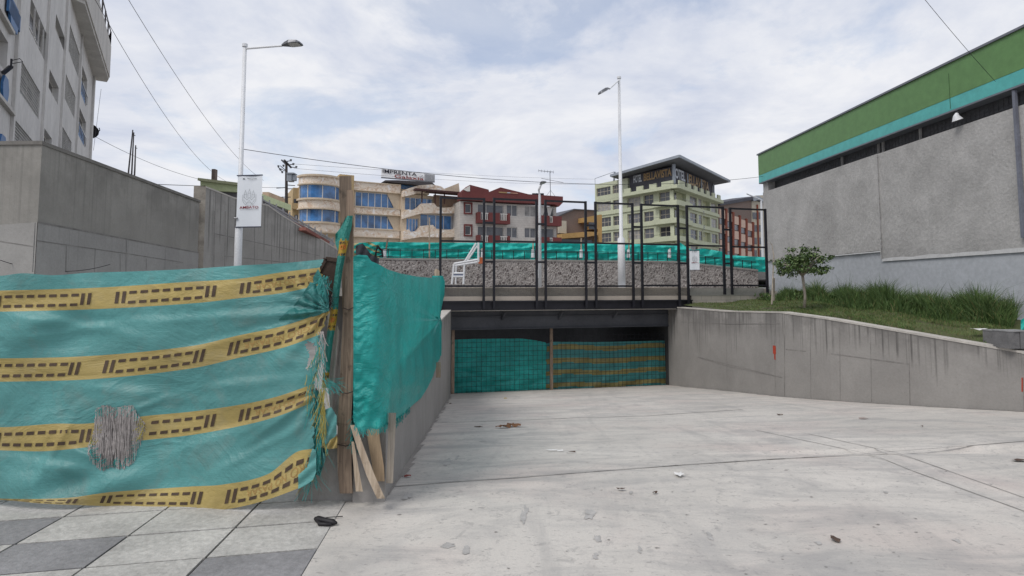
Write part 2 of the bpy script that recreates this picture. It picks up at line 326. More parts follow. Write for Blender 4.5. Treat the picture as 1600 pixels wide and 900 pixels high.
m_apron = apron_mat()
m_joint = M('joint_dirt', (.075, .068, .062), .95)
m_tile_l = M('light_paver', (.51, .495, .465), .8, .2, 2.2, .35, 50, fine=.14)
m_tile_d = M('dark_paver', (.275, .27, .275), .75, .16, 2.2, .35, 50, fine=.13)
m_street = M('street_concrete', (.33, .32, .30), .9, .15, 1)
m_cwall = concrete('ramp_wall_concrete', (.31, .295, .28), .85, .8)
m_cwall2 = concrete('old_cast_concrete', (.36, .345, .325), .8, .5)
m_lwall = concrete('rendered_grey_wall', (.30, .287, .263), .25, .55)
m_lwall_low = concrete('cast_panels_grey', (.34, .33, .315), .15, .0)
m_coping = M('pale_cement_coping', (.50, .47, .43), .9, .15, 4, .3)
m_fascia = concrete('deck_fascia_concrete', (.54, .475, .405), .35, .12)
m_block = brick_mat('grey_block_courses', (.52, .48, .42), (.45, .41, .36), (.36, .33, .30), 1, .42, .2)
m_steel = M('black_steel', (.016, .016, .022), .45, .2, 5, metal=.2)
m_girder = M('grey_steel_girder', (.085, .09, .105), .55, .2, 1.5, metal=.1)
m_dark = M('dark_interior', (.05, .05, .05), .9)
m_stone = stone_mat()
m_teal = tarp('teal_tarp', (.018, .40, .365), .34, .75, .22, dirt=.04, stretch=(1, 1, 1.6))
m_teal_far = tarp('teal_mesh_far', (.03, .56, .49), .5, .4, .3, wsc=.6, dirt=.02)
m_st_teal = tarp('faded_teal_weave', (.125, .365, .355), .36, .6, .3, wsc=.5, dirt=.3, stretch=(.8, 1, 1.3))
m_st_yel = tarp('faded_yellow_weave', (.51, .39, .14), .42, .6, .25, wsc=.42, dirt=.25, stretch=(.7, 1, 1.6))
m_print = M('brown_print', (.075, .048, .03), .6, .3, 12)
m_orange = M('faint_orange_print', (.43, .25, .085), .6, .25, 20)
m_orange2 = M('orange_print', (.50, .15, .03), .6, .25, 20)
m_thread = M('frayed_grey_thread', (.40, .365, .35), .8, .3, 20)
m_thread_t = M('frayed_teal_thread', (.03, .27, .25), .6, .3, 20)
m_thread_y = M('frayed_yellow_thread', (.34, .29, .07), .7, .3, 20)
m_wood = wood_mat('weathered_wood', (.29, .215, .155), (.14, .10, .072))
m_wood2 = wood_mat('pale_wood', (.47, .385, .29), (.30, .23, .165))
m_brown = M('dark_brown_board', (.055, .035, .026), .8, .3, 9, .2)
m_white = M('white_paint', (.74, .75, .77), .45, .05, 3)
m_lamp = M('lamp_grey', (.16, .165, .18), .4, .1, 5, metal=.4)
m_lens = M('lamp_lens', (.55, .55, .52), .2, .05)
m_blue = M('blue_glass', (.035, .125, .30), .10, .7, .5, spec=.8, tint=(.05, .17, .40))
m_dglass = M('dark_window_glass', (.045, .047, .055), .12, .5, .5, spec=.6)
m_gglass = M('grey_curtained_glass', (.13, .135, .15), .25, .4, .6, spec=.5)
m_cglass = M('curtained_glass', (.27, .26, .25), .3, .4, 1.5, spec=.5)
m_cream = M('cream_render', (.63, .52, .39), .85, .12, .5)
m_orn = ornate_mat()
m_tan = M('tan_render', (.50, .37, .20), .85, .16, .8, stretch=(3, 3, .5))
m_wtrim = M('white_trim', (.70, .68, .64), .6, .06)
m_red = M('dark_red_render', (.15, .04, .038), .8, .1, .5)
m_wtile = brick_mat('white_tile_cladding', (.58, .55, .51), (.53, .50, .465), (.40, .37, .35), 1, .55, .3)
m_ochre = M('ochre_render', (.47, .29, .11), .85, .12, .6)
m_brick = brick_mat('brown_brick', (.20, .125, .095), (.155, .10, .08), (.20, .17, .15))
m_green = M('pale_green_render', (.50, .525, .38), .85, .08, .4)
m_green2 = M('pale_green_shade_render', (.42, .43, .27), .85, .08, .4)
m_roofm = M('grey_roof_metal', (.30, .33, .37), .5, .1, .6)
m_soffit = M('grey_soffit', (.16, .165, .18), .8, .1, .6)
m_gold = M('gold_letters', (.34, .22, .10), .5, .1)
m_silver = M('silver_letters', (.55, .58, .62), .45, .1)
m_pink = M('pale_pink_panel', (.62, .45, .36), .85, .06)
m_rust = M('rust_red_render', (.23, .065, .04), .85, .1)
m_beige = M('beige_render', (.50, .45, .36), .85, .08, .4)
m_lb = M('dirty_white_render', (.60, .585, .565), .85, .13, .6, .1, 20, stretch=(1, 1, .4))
m_lbs = M('balcony_render', (.52, .50, .47), .85, .16, .5, .1, 20, stretch=(2, 2, .3))
m_lbblue = M('blue_enamel_panel', (.035, .13, .31), .5, .12, 1)
m_fgreen = M('green_sheet_cladding', (.12, .245, .085), .45, .05, .5)
m_fteal = M('turquoise_sheet_cladding', (.10, .44, .42), .45, .05, .5)
m_rough = M('rough_plaster', (.42, .41, .40), .95, .17, 1.3, .8, 14)
m_smooth = M('pale_grey_paint', (.455, .475, .505), .8, .07, .8, .12, 5)
m_edge = M('raw_white_edge', (.62, .62, .62), .9, .1, 6)
m_grid = M('dark_grating', (.13, .13, .14), .7, .2, 3)
m_soil = M('grass_soil', (.10, .085, .045), .95, .35, 1.5, .4, 10, tint=(.075, .10, .03))
m_g1 = M('grass_dark', (.055, .105, .026), .7, .3, 3); m_g2 = M('grass_mid', (.095, .155, .04), .7, .3, 3); m_g3 = M('grass_dry', (.17, .16, .065), .8, .3, 3)
m_lf1 = M('leaf_dark', (.065, .115, .035), .6, .3, 3); m_lf2 = M('leaf_light', (.14, .20, .07), .6, .3, 3)
m_bark = M('pale_bark', (.33, .29, .24), .9, .3, 8, .4)
m_cable = M('black_cable', (.035, .035, .04), .7)
m_bannerred = M('crimson_print', (.24, .012, .025), .6, .1)
m_bannergrey = M('grey_print', (.22, .24, .25), .6, .1)
m_navy = M('navy_bar', (.015, .02, .05), .5)
m_black = M('black_rubber', (.014, .012, .014), .6, .2, 20)
m_leaf = M('dry_leaf', (.085, .055, .04), .8, .4, 20)
m_paper = M('white_paper', (.72, .71, .69), .7, .08, 10)
m_pblock = M('grey_block', (.16, .158, .16), .9, .2, 6, .5, 30)
m_ltgreen = M('light_green_render', (.58, .64, .38), .85, .1, .6)

# ------------------------------------------------------------------ ground, ramp, pavement
A = (-1.0, 4.65); FN = (-.2144, .9767); SLOPE = .1245
def rz(x, y): return -SLOPE*max(0.0, (x-A[0])*FN[0]+(y-A[1])*FN[1])
def on_ramp(px, py):
    a, b = ray(px, py)
    if b < 0:
        D = -H/b
        if (a*D-A[0])*FN[0]+(D-A[1])*FN[1] <= 0: return (a*D, D, 0.0)
    k = SLOPE; den = b+k*(a*FN[0]+FN[1]); D = (k*(A[0]*FN[0]+A[1]*FN[1])-H)/den
    return (a*D, D, H+b*D)
def lwx(D): return -.95-.067*(D-4.39)              # face of the low wall left of the ramp
xp = lambda D: -1.19-.067*(D-3.6)                   # joint between the pavers and the apron
rw = []                                              # face of the right ramp wall: x, y, z bottom, z top
for (bx, by), ty in zip(((1047, 602), (1140, 611), (1225, 620), (1300, 626), (1400, 632), (1500, 638), (1600, 643)), (485.5, 485.5, 487, 497, 514, 531, 548)):
    p = on_ramp(bx, by); rw.append((p[0], p[1], p[2], at(bx, ty, p[1])[2]))
d = (rw[-1][0]-rw[-3][0], rw[-1][1]-rw[-3][1])
rw.append((rw[-1][0]+d[0]*.7, rw[-1][1]+d[1]*.7, rz(rw[-1][0]+d[0]*.7, rw[-1][1]+d[1]*.7), rw[-1][3]-.35))
rw.append((rw[-1][0]+d[0]*1.2, rw[-1][1]+d[1]*1.2, 0, .15))
rw[0] = (rw[0][0], rw[0][1], rw[0][2], rw[1][3])
def rwx(y):
    for i in range(len(rw)-1):
        if rw[i][1] >= y >= rw[i+1][1]: return lerp(rw[i+1][0], rw[i][0], (y-rw[i+1][1])/(rw[i][1]-rw[i+1][1]))
    return rw[0][0] if y > rw[0][1] else 30.0
mb = MB()
ys = [-12, 0, 2.5, 3.2]+[3.6+.35*i for i in range(60)]
for j in range(len(ys)-1):
    y0, y1 = ys[j], ys[j+1]
    xa0 = xp(y0) if y0 < 4.7 else lwx(y0)-.05; xa1 = xp(y1) if y1 < 4.7 else lwx(y1)-.05
    xb0 = min(rwx(y0)+.05, 30); xb1 = min(rwx(y1)+.05, 30)
    if y0 > 19.2: xb0 = xb1 = rw[0][0]+.5
    n = 16
    for i in range(n):
        q = [(lerp(xa0, xb0, i/n), y0), (lerp(xa0, xb0, (i+1)/n), y0), (lerp(xa1, xb1, (i+1)/n), y1), (lerp(xa1, xb1, i/n), y1)]
        mb.face([(x, y, rz(x, y)) for x, y in q])
def gline(pts, w, lift=.004):                        # thin dirty joint lying on the slab
    P = [on_ramp(*p) if len(p) == 2 else p for p in pts]; Q = []
    for a, b in zip(P[:-1], P[1:]):
        k = max(2, int(math.dist(a, b)/.15))
        Q += [(lerp(a[0], b[0], i/k), lerp(a[1], b[1], i/k)) for i in range(k)]
    Q.append(P[-1][:2])
    for i in range(len(Q)-1):
        a, b = Q[i], Q[i+1]; dx, dy = b[0]-a[0], b[1]-a[1]; l = sqrt(dx*dx+dy*dy) or 1; nx, ny = -dy/l*w/2, dx/l*w/2
        r0 = .65+.5*R.random(); 
        f = [(a[0]-nx*r0, a[1]-ny*r0), (b[0]-nx*r0, b[1]-ny*r0), (b[0]+nx*r0, b[1]+ny*r0), (a[0]+nx*r0, a[1]+ny*r0)]
        mb.face([(x, y, rz(x, y)+lift) for x, y in f], 1)
m_jl = M('joint_faint', (.30, .285, .265), .95, .3, 6)
gline([(610, 761), (720, 752), (800, 747), (900, 739), (1060, 727), (1200, 718), (1330, 711), (1500, 698), (1640, 686)], .022)
gline([(1180, 672), (1349, 708), (1428, 737), (1600, 799), (1700, 838)], .012)
gline([(1263, 678), (1411, 711), (1600, 778), (1720, 822)], .012)
gline([(680, 661), (800, 657), (900, 653), (1010, 650), (1160, 640)], .03)
def blot(mb_, c, rx, ry, m, n=14, lift=.003, jag=.4):
    P = []
    for k in range(n):
        t = 2*pi*k/n; r = 1-jag*R.random(); P.append((c[0]+rx*r*cos(t), c[1]+ry*r*sin(t)))
    mb_.face([(x, y, rz(x, y)+lift) for x, y in P], m)
for px, py, w, h in ((700, 722, 9, 12), (637, 775, 10, 6), (925, 805, 15, 7), (935, 843, 9, 6), (820, 805, 8, 12), (730, 860, 10, 5), (755, 690, 9, 2), (640, 668, 4, 1.5),
                     (815, 668, 12, 1.5), (985, 770, 5, 3), (1110, 838, 7, 5), (1280, 850, 6, 3), (1385, 770, 5, 2), (1495, 845, 7, 3), (715, 715, 4, 9), (705, 853, 18, 4), (1000, 860, 5, 4), (930, 870, 6, 5)):
    p = on_ramp(px, py); k = p[1]/FPX
    for _ in range(3): blot(mb, (p[0]+R.uniform(-.4, .4)*w*k, p[1]+R.uniform(-.5, .5)*h*k*3), w*k*.7, h*k*2.2, 2, 13, R.uniform(.0026, .0038), .65)
for _ in range(70):                                  # grit and mud crumbs pressed on the slab
    px, py = R.uniform(520, 1600), R.uniform(640, 898); p = on_ramp(px, py)
    if p[0] < lwx(p[1])+.1 or p[0] < xp(p[1])+.05: continue
    r = R.uniform(.004, .012); blot(mb, p, r*R.uniform(1.2, 2.6), r, 3, 9, .0045, .75)
for D0_ in [4.6+.32*k for k in range(38)]:
    x0 = lwx(D0_); w = R.uniform(.02, .09); mb.face([(x, y, rz(x, y)+.005) for x, y in ((x0, D0_), (x0+w*.6, D0_), (lwx(D0_+.34)+w, D0_+.34), (lwx(D0_+.34), D0_+.34))], 3)
for k in range(46):
    y = 18.8-.27*k; x1_, x2_ = rwx(y), rwx(y-.29); w = R.uniform(.02, .10); mb.face([(x, yy, rz(x, yy)+.005) for x, yy in ((x1_, y), (x1_-w, y), (x2_-w*.6, y-.29), (x2_, y-.29))], 3)
struct('apron', mb, [m_apron, m_jl, M('mud_stain', (.42, .405, .385), .9, .2, 9), M('mud_crumb', (.30, .28, .26), .9)])

# square pavers left of the apron
L0y = 3.6; cx_, cy_ = 1.0, .2
def grid(i, j):                                       # i across (leftwards), j away from the camera
    y = 3.668+.43*j; x = xp(y)-.63*i; return (x, y-.20*.63*i*.98)
mb = MB(); dark = {(3, 1), (2, 0), (0, -1), (4, -1), (1, -2), (5, 0), (2, -3), (7, 1), (6, -2)}
for i in range(-0, 16):
    for j in range(-9, 5):
        g = [grid(i+1, j), grid(i, j), grid(i, j+1), grid(i+1, j+1)]; e = .008
        cxx = sum(p[0] for p in g)/4; cyy = sum(p[1] for p in g)/4
        q = [(p[0]+(e if p[0] < cxx else -e)*1.0, p[1]+(e if p[1] < cyy else -e)) for p in g]
        dk = (i, j) in dark or (j < -4 and (i*3+j*5) % 7 == 0); z = R.uniform(-.001, .002)
        mb.idx([(x, y, z) for x, y in q]+[(x, y, -.04) for x, y in q], [(0, 1, 2, 3), (4, 5, 1, 0), (5, 6, 2, 1), (6, 7, 3, 2), (7, 4, 0, 3)], 1 if dk else 0)
mb.face([(x, y, -.012) for x, y in (grid(16, -9), grid(0, -9), grid(0, 5), grid(16, 5))], 2)
struct('pavement', mb, [m_tile_l, m_tile_d, m_joint])

mb = MB()                                             # plain ground beyond, one sheet per side, out to the horizon
def gq(*p, z=-.02, m=0): mb.face([(x, y, z) for x, y in p], m)
gq((-1500, -1500), (1500, -1500), (1500, -12), (-1500, -12), z=-.016)
gq((-1500, -12), (-1.0, -12), (-1.0, 3.3), (-1500, 3.3), z=-.045)
gq((-1500, 3.3), (-1.3, 3.3), (lwx(5.6)-.25, 5.6), (-1500, 5.6), z=-.045)
gq((-1500, 5.6), (lwx(5.6)-.25, 5.6), (lwx(30)-.25, 30), (-1500, 30), z=-.045)
gq((-1500, 30), (1500, 30), (1500, 2500), (-1500, 2500), z=-.045)
gq((11, -12), (1500, -12), (1500, 30), (11, 30), z=-.045)
struct('ground', mb, m_street)
mb = MB()                                             # deck and the street above it
DK = Fac((-2.1, 17.0), (1, .25)); SW = Fac((-4.68, 21.06), (11.76, 2.54))
P = [DK.P(-.12, 1.6), DK.P(11.0, 1.6), SW.P(15.6, 1.6, .1), SW.P(-1.5, 1.6, .1), (-6.5, 19.2, 1.6), (-4.6, 17.2, 1.6)]
mb.prism([(p[0], p[1], 1.35) for p in P], (0, 0, .25), 0)
struct('plaza_deck', mb, m_street)
mb = MB(); q = [SW.P(-3, 2.3, -.3), SW.P(15.2, 2.3, -.3), (60, 60, 2.3), (900, 900, 2.3), (-900, 900, 2.3), (-60, 30, 2.3)]
mb.prism(q, (0, 0, -.3)); struct('upper_street', mb, m_street)

# ------------------------------------------------------------------ walls round the ramp
def wall_run(mb, pts, thick, m_cap=1, cap=.05, over=.02, m=0):   # pts: x, y, z bottom, z top; body lies to the +side
    n = len(pts); off = []
    for i in range(n):
        a = pts[max(i-1, 0)]; b = pts[min(i+1, n-1)]; dx, dy = b[0]-a[0], b[1]-a[1]; l = sqrt(dx*dx+dy*dy); off.append((-dy/l*thick, dx/l*thick))
    u = 0
    for i in range(n-1):
        a, b = pts[i], pts[i+1]; oa, ob_ = off[i], off[i+1]; w = math.dist(a[:2], b[:2])
        A0, A1, B0, B1 = (a[0], a[1], a[2]), (a[0], a[1], a[3]), (b[0], b[1], b[2]), (b[0], b[1], b[3])
        sh = lambda p, o: (p[0]+o[0], p[1]+o[1], p[2])
        mb.face([A0, B0, B1, A1], m, [(u, 0), (u+w, 0), (u+w, 1), (u, 1)])
        mb.face([sh(B0, ob_), sh(A0, oa), sh(A1, oa), sh(B1, ob_)], m, [(u, 0), (u+w, 0), (u+w, 1), (u, 1)])
        k = over/abs(thick); ia = (a[0]-oa[0]*k, a[1]-oa[1]*k); ib = (b[0]-ob_[0]*k, b[1]-ob_[1]*k)
        ja = (a[0]+oa[0]*(1+k), a[1]+oa[1]*(1+k)); jb = (b[0]+ob_[0]*(1+k), b[1]+ob_[1]*(1+k))
        vs = [(*ia, a[3]-cap), (*ib, b[3]-cap), (*jb, b[3]-cap), (*ja, a[3]-cap), (*ia, a[3]), (*ib, b[3]), (*jb, b[3]), (*ja, a[3])]
        if m_cap is not None: mb.idx(vs, [(0, 3, 2, 1), (4, 5, 6, 7), (0, 1, 5, 4), (2, 3, 7, 6), (1, 2, 6, 5), (3, 0, 4, 7)], m_cap, [(0, 0)]*8)
        u += w
    for i in (0, n-1):
        a = pts[i]; o = off[i]; mb.face([(a[0], a[1], a[2]), (a[0]+o[0], a[1]+o[1], a[2]), (a[0]+o[0], a[1]+o[1], a[3]), (a[0], a[1], a[3])], m, [(0, 0), (.2, 0), (.2, 1), (0, 1)])
# right ramp wall
mb = MB(); pr = [(x, y, zb-.3, zt) for x, y, zb, zt in rw]
pr = [(pr[0][0]-.05, pr[0][1]+.6, pr[0][2]-.1, pr[0][3])]+pr
wall_run(mb, pr, .22, 1, .035, .012)
# casting joints: thin grooves shown by dark recess strips
def seam(mb, a, b, w, m, out):                         # strip on the face from a to b, pushed out by a hair
    d_ = nrm(sub(b, a)); up = (0, 0, 1) if abs(d_[2]) < .7 else nrm((b[0]-a[0]+1e-6, b[1]-a[1], 0))
    if abs(d_[2]) >= .7: side = (out[1], -out[0], 0)
    else: side = (0, 0, 1)
    o = mul(out, .003); h = mul(side, w/2)
    mb.face([add(sub(a, h), o), add(sub(b, h), o), add(add(b, h), o), add(add(a, h), o)], m)
def rwp(px, py):                                        # point on the right wall's face at a pixel
    a, b = ray(px, py)
    for i in range(len(rw)-1):
        (x0, y0), (x1, y1) = rw[i][:2], rw[i+1][:2]; den = a*(y1-y0)-(x1-x0)
        if abs(den) < 1e-9: continue
        # (x0+t dx) = a (y0+t dy)
        t = (x0-a*y0)/(a*(y1-y0)-(x1-x0))
        if -.001 <= t <= 1.001:
            D = y0+t*(y1-y0); return (x0+t*(x1-x0), D, H+b*D), (-(y1-y0), (x1-x0))
    return None, None
for (ax, ay), (bx, by), w in (((1226, 489), (1226, 619), .03), ((1065, 503), (1130, 506), .012), ((1130, 506), (1218, 506), .012), ((1228, 546), (1300, 553), .02), ((1300, 553), (1420, 569), .02),
                              ((1420, 524), (1422, 632), .015), ((1312, 503), (1313, 626), .015), ((1230, 589), (1420, 598), .008), ((1090, 558), (1222, 590), .012), ((1360, 509), (1362, 628), .01), ((1135, 508), (1136, 610), .01), ((1600, 560), (1600, 640), .014), ((1210, 508), (1212, 618), .01), ((1266, 495), (1267, 622), .01)):
    a, na = rwp(ax, ay); b, nb = rwp(bx, by)
    if a and b:
        out = nrm((-(b[1]-a[1]) if abs(b[0]-a[0]) > .05 else na[0], (b[0]-a[0]) if abs(b[0]-a[0]) > .05 else na[1], 0))
        if out[0]*-a[0]+out[1]*-a[1] < 0: out = mul(out, -1)
        seam(mb, a, b, w, 2, out)
a, na = rwp(1210, 542); b, _ = rwp(1211, 562)
out = nrm((na[0], na[1], 0)); out = out if out[0]*-a[0]+out[1]*-a[1] > 0 else mul(out, -1)
seam(mb, a, b, .06, 3, mul(out, 1)); seam(mb, rwp(1210, 540)[0], rwp(1210.4, 553)[0], .08, 3, mul(out, 1.5))
a, na = rwp(1597, 590); b, _ = rwp(1597, 612)
seam(mb, a, b, .03, 3, out)
m_seam = M('form_seam', (.235, .222, .21), .95, .3, 4)
solo('retaining_wall', 'grey cast concrete wall with drip stains on the right side of the ramp, grass on top', 'wall', mb, [m_cwall, m_coping, m_seam, M('red_paint', (.45, .06, .03), .6, .2, 30)])
# left ramp wall with its wooden formwork end
mb = MB(); pl = []
for D in (4.45, 7, 10, 14, 17.2): pl.append((lwx(D), D, rz(lwx(D), D)-.3, .96))
wall_run(mb, pl, .24, 1, .03, .005)
for D in (6.2, 8.1, 10.2, 12.6, 15): seam(mb, (lwx(D), D, rz(lwx(D), D)), (lwx(D), D, .92), .012, 2, (1, .067, 0))
o_ = at(470, 600, 4.47); e_ = at(583, 600, 4.47); mb.box(o_[0], lwx(4.45)-.245, 4.47, 4.67, -.04, .44, 0)
lw = solo('ramp_side_wall', 'low grey concrete wall running down the left edge of the ramp', 'wall', mb, [m_cwall, m_coping, m_seam])

# big rendered wall on the left
P1 = at(66, 220.5, 9.0); P2 = at(312, 313, 14.9); P0 = (-16.0, 9.25)
def wq(mb, p, q, z0, z1, m, thick=.25, z1b=None):
    wall_run(mb, [(p[0], p[1], z0, z1), (q[0], q[1], z0, z1b if z1b is not None else z1)], thick, None, m=m)
zt = P1[2]; mb = MB()
pts = [(P0[0], P0[1], -.05, zt), (P1[0], P1[1], -.05, zt), (P2[0], P2[1], -.05, P2[2])]
wall_run(mb, pts, .3, 1, .06, .03)
F1 = Fac((P1[0], P1[1]), (P2[0]-P1[0], P2[1]-P1[1]))
def strip(F, mb, a, b, w, m=2, d=.004):
    s0, z0 = F.sz(*a); s1, z1 = F.sz(*b); 
    if abs(s1-s0) > abs(z1-z0): q = [(s0, z0-w/2), (s1, z1-w/2), (s1, z1+w/2), (s0, z0+w/2)]
    else: q = [(s0-w/2, z0), (s0+w/2, z0), (s1+w/2, z1), (s1-w/2, z1)]
    mb.face([F.P(s, z, d) for s, z in q], m)
# paler cast panels along its foot
s0, z0 = F1.sz(58, 347); s1, z1 = F1.sz(310, 395); ml = MB()
F1l = Fac((P0[0], P0[1]), (P1[0]-P0[0], P1[1]-P0[1])); L_ = math.dist(P0[:2], P1[:2])
mb.face([F1.P(0, 0, .006), F1.P(s1, 0, .006), F1.P(s1, z1, .006), F1.P(0, z0, .006)], 3, [(0, 0), (s1, 0), (s1, .8), (0, .8)])
mb.face([F1l.P(0, 0, .006), F1l.P(L_, 0, .006), F1l.P(L_, z0, .006), F1l.P(0, F1l.sz(0, 362)[1]-.4, .006)], 3, [(0, 0), (s1, 0), (s1, .8), (0, .8)])
for a, b, w in (((58, 347), (310, 395), .025), ((57, 376), (196, 396), .014), ((196, 396), (285, 410), .012), ((54, 348), (50, 425), .02), ((103, 384), (102, 425), .016), ((148, 388), (147, 425), .01), ((197, 375), (196, 425), .018), ((187, 397), (187, 425), .012), ((228, 404), (228, 422), .012), ((258, 388), (257, 420), .01)):
    strip(F1, mb, a, b, w, 2, .01)
strip(F1l, mb, (0, 377), (52, 385), .012, 2, .01)
solo('boundary_wall', 'tall smooth grey rendered wall with pale cast panels low down, behind the striped tarp', 'wall', mb, [m_lwall, M('dark_cement_cap', (.19, .18, .165), .9, .2, 3), m_seam, m_lwall_low])
# second wall: rough end pillar and long sloping run
t2 = []
for px, py, D in ((322, 291, 15.1), (365, 308, 16.0), (419, 320, 17.1), (438, 334, 17.5), (519, 384, 19.2), (560, 412, 20.2)):
    p = at(px, py, D); t2.append((p[0], p[1], -.05, p[2]))
mb = MB(); wall_run(mb, t2, .3, 1, .04, .01)
F2 = Fac(t2[0][:2], (t2[-1][0]-t2[0][0], t2[-1][1]-t2[0][1]))
for px in (335, 352, 372, 398, 425, 452, 480): strip(F2, mb, (px, 330+max(0, px-400)*.55), (px-1, 422), .02)
strip(F2, mb, (335, 365), (500, 400), .02); strip(F2, mb, (350, 400), (520, 418), .02)
b2 = thing('sloping_wall', 'stained grey cast concrete wall sloping down behind the banner pole', 'wall', base(mb)); part('wall_body', mb, [m_cwall2, m_coping, m_seam], b2)
mb = MB(); p = at(303, 290, 14.95); q = at(322, 291, 15.1)
mb.para((p[0], p[1], -.05), (q[0]-p[0], q[1]-p[1], 0), (-.1, .5, 0), (0, 0, p[2]+.05))
part('end_pillar', mb, M('rough_cement', (.38, .34, .29), .95, .3, 2.5, .8, 9), b2)
mb = MB()                                              # pink tiled coping and grey rail above the slope
for (x0, y0), (x1, y1) in (((436, 341), (470, 357)), ((470, 357), (508, 379))):
    a = at(x0, y0, 17.9); b = at(x1, y1, 19.2); mb.bar(add(a, (0, .12, 0)), add(b, (0, .12, 0)), .25, .10, 0)
part('tile_strip', mb, M('brick_red_tile', (.25, .10, .08), .8, .3, 4), b2)
mb = MB()
a = at(410, 312, 18.2); b = at(520, 376, 20.2); mb.bar(a, b, .04, .05); mb.bar(add(a, (0, 0, -.28)), add(b, (0, 0, -.28)), .02, .42)
for i in range(12): p = lerp3(a, b, i/11); mb.bar(add(p, (0, 0, -.45)), add(p, (0, 0, .12)), .035, .035)
tag(mobj('stair_rail', mb, M('zinc_rail', (.30, .30, .31), .6, .2, 4), base(mb)), 'dull grey handrail sloping along the top of the stained wall behind the banner', 'railing')

# ------------------------------------------------------------------ underpass
DR = lambda px: None
z_t, z_f, z_b = 1.62, 1.22, .94
up = thing('underpass', 'dark underpass mouth under the deck with a grey steel girder across it', 'underpass', DK.P(3.5, -1.5))
mb = MB(); sR = DK.sz(1078, 478)[0]; sL = DK.sz(688, 478)[0]
q = lambda s0, s1, z0, z1, m=0: mb.face([DK.P(s0, z0), DK.P(s1, z0), DK.P(s1, z1), DK.P(s0, z1)], m, [(s0, 0), (s1, 0), (s1, 1), (s0, 1)])
q(sL-.6, sR, z_f, z_t); mb.face([DK.P(sL-.6, z_t), DK.P(sR, z_t), DK.P(sR, z_t, -.5), DK.P(sL-.6, z_t, -.5)], 0)
mb.face([DK.P(sL-.6, z_f), DK.P(sL-.6, z_t), DK.P(sL-.6, z_t, -.5), DK.P(sL-.6, z_f, -.5)], 0)
part('fascia_panel', mb, m_fascia, up)
mb = MB(); DK.box(mb, sL-.6, sR+.05, z_b, z_f-.004, -.3, .06); DK.box(mb, sL-.6, sR+.05, z_f-.05, z_f+.0, .06, .10)
part('edge_beam', mb, m_steel, up)
mb = MB(); DK.box(mb, sL-.5, sR-.02, z_b-.03, z_b-.004, -.9, .02)
part('drip_ledge', mb, m_coping, up)
gL = DK.sz(704, 500)[0]; gR = DK.sz(1052, 500)[0]
mb = MB(); DK.box(mb, gL-.1, gR+.3, .34, .86, -.75, -.7); DK.box(mb, gL-.1, gR+.3, .32, .34, -.85, -.6); DK.box(mb, gL-.1, gR+.3, .70, .72, -.699, -.62)
for px in (792, 884, 972): s_, _ = DK.sz(px, 490); o = DK.P(s_, .62, -.69); mb.bar(o, DK.P(s_+.05, .86, -.45), .05, .08)
part('girder', mb, m_girder, up)
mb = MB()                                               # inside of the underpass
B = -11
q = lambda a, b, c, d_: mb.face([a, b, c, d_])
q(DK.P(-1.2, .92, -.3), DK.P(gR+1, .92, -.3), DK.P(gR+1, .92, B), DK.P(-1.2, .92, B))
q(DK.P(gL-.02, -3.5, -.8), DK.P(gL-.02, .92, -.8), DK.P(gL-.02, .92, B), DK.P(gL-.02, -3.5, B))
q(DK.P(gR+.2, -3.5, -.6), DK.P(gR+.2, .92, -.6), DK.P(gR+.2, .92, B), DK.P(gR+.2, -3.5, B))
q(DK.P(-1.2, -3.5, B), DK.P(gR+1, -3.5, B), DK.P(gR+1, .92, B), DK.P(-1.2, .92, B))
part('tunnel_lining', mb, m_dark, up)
# block abutment right of the opening
mb = MB(); s1 = DK.sz(1201, 460)[0]
DK.box(mb, sR+.06, s1, -.2, 1.60, -.6, -.01); DK.box(mb, s1, s1+.35, .4, 1.5, -.9, -.02)
solo('abutment', 'pale block wall under the deck between the black beam and the tall grass', 'wall', mb, m_block)
# screens across the opening
SC = Fac(DK.P(0, 0, -1.0)[:2], (1, .25))
def cloth(mb, top, bot, Dfn, nx, ny, wr, mat=0, relief=None, mfn=None, uvs=False):
    """sheet between two pixel polylines; Dfn(px,py) distance; wr(px,py) pushes towards the camera"""
    def ip(c, x):
        for (x0, y0), (x1, y1) in zip(c[:-1], c[1:]):
            if x <= x1: return lerp(y0, y1, max(0, (x-x0)/(x1-x0)))
        return c[-1][1]
    vs = []; uv = []
    x0, x1 = top[0][0], top[-1][0]
    for j in range(ny+1):
        for i in range(nx+1):
            px = lerp(x0, x1, i/nx); py = lerp(ip(top, px), ip(bot, px), j/ny)
            D = Dfn(px, py)-wr(px, py); vs.append(at(px, py, D)); uv.append((i/nx, 1-j/ny))
    fs = [(j*(nx+1)+i, (j+1)*(nx+1)+i, (j+1)*(nx+1)+i+1, j*(nx+1)+i+1) for j in range(ny) for i in range(nx)]
    ms = [mfn(i/nx, j/ny) for j in range(ny) for i in range(nx)] if mfn else mat
    mb.idx(vs, fs, ms, uv if uvs else None)
def facD(F, d=0):
    def fn(px, py):
        a, b = ray(px, py); p = (F.p[0]+F.n[0]*d, F.p[1]+F.n[1]*d); return (p[0]*F.n[0]+p[1]*F.n[1])/(a*F.n[0]+F.n[1])
    return fn
scD = facD(SC, .05)
wr1 = lambda x, y: .02*sin(x*.11+sin(y*.2)*2)+.012*sin(x*.5+y*.1)*max(0, (y-575)/35)+.008*sin(y*.35+x*.02)
def bottom_on_ramp(px0, px1, F, lift=.01):
    out = []
    for k in range(13):
        px = lerp(px0, px1, k/12); lo, hi = 560, 640
        for _ in range(30):
            mid = (lo+hi)/2; D = facD(F)(px, mid); p = at(px, mid, D)
            if p[2] > rz(p[0], p[1])+lift: lo = mid
            else: hi = mid
        out.append((px, lo))
    return out
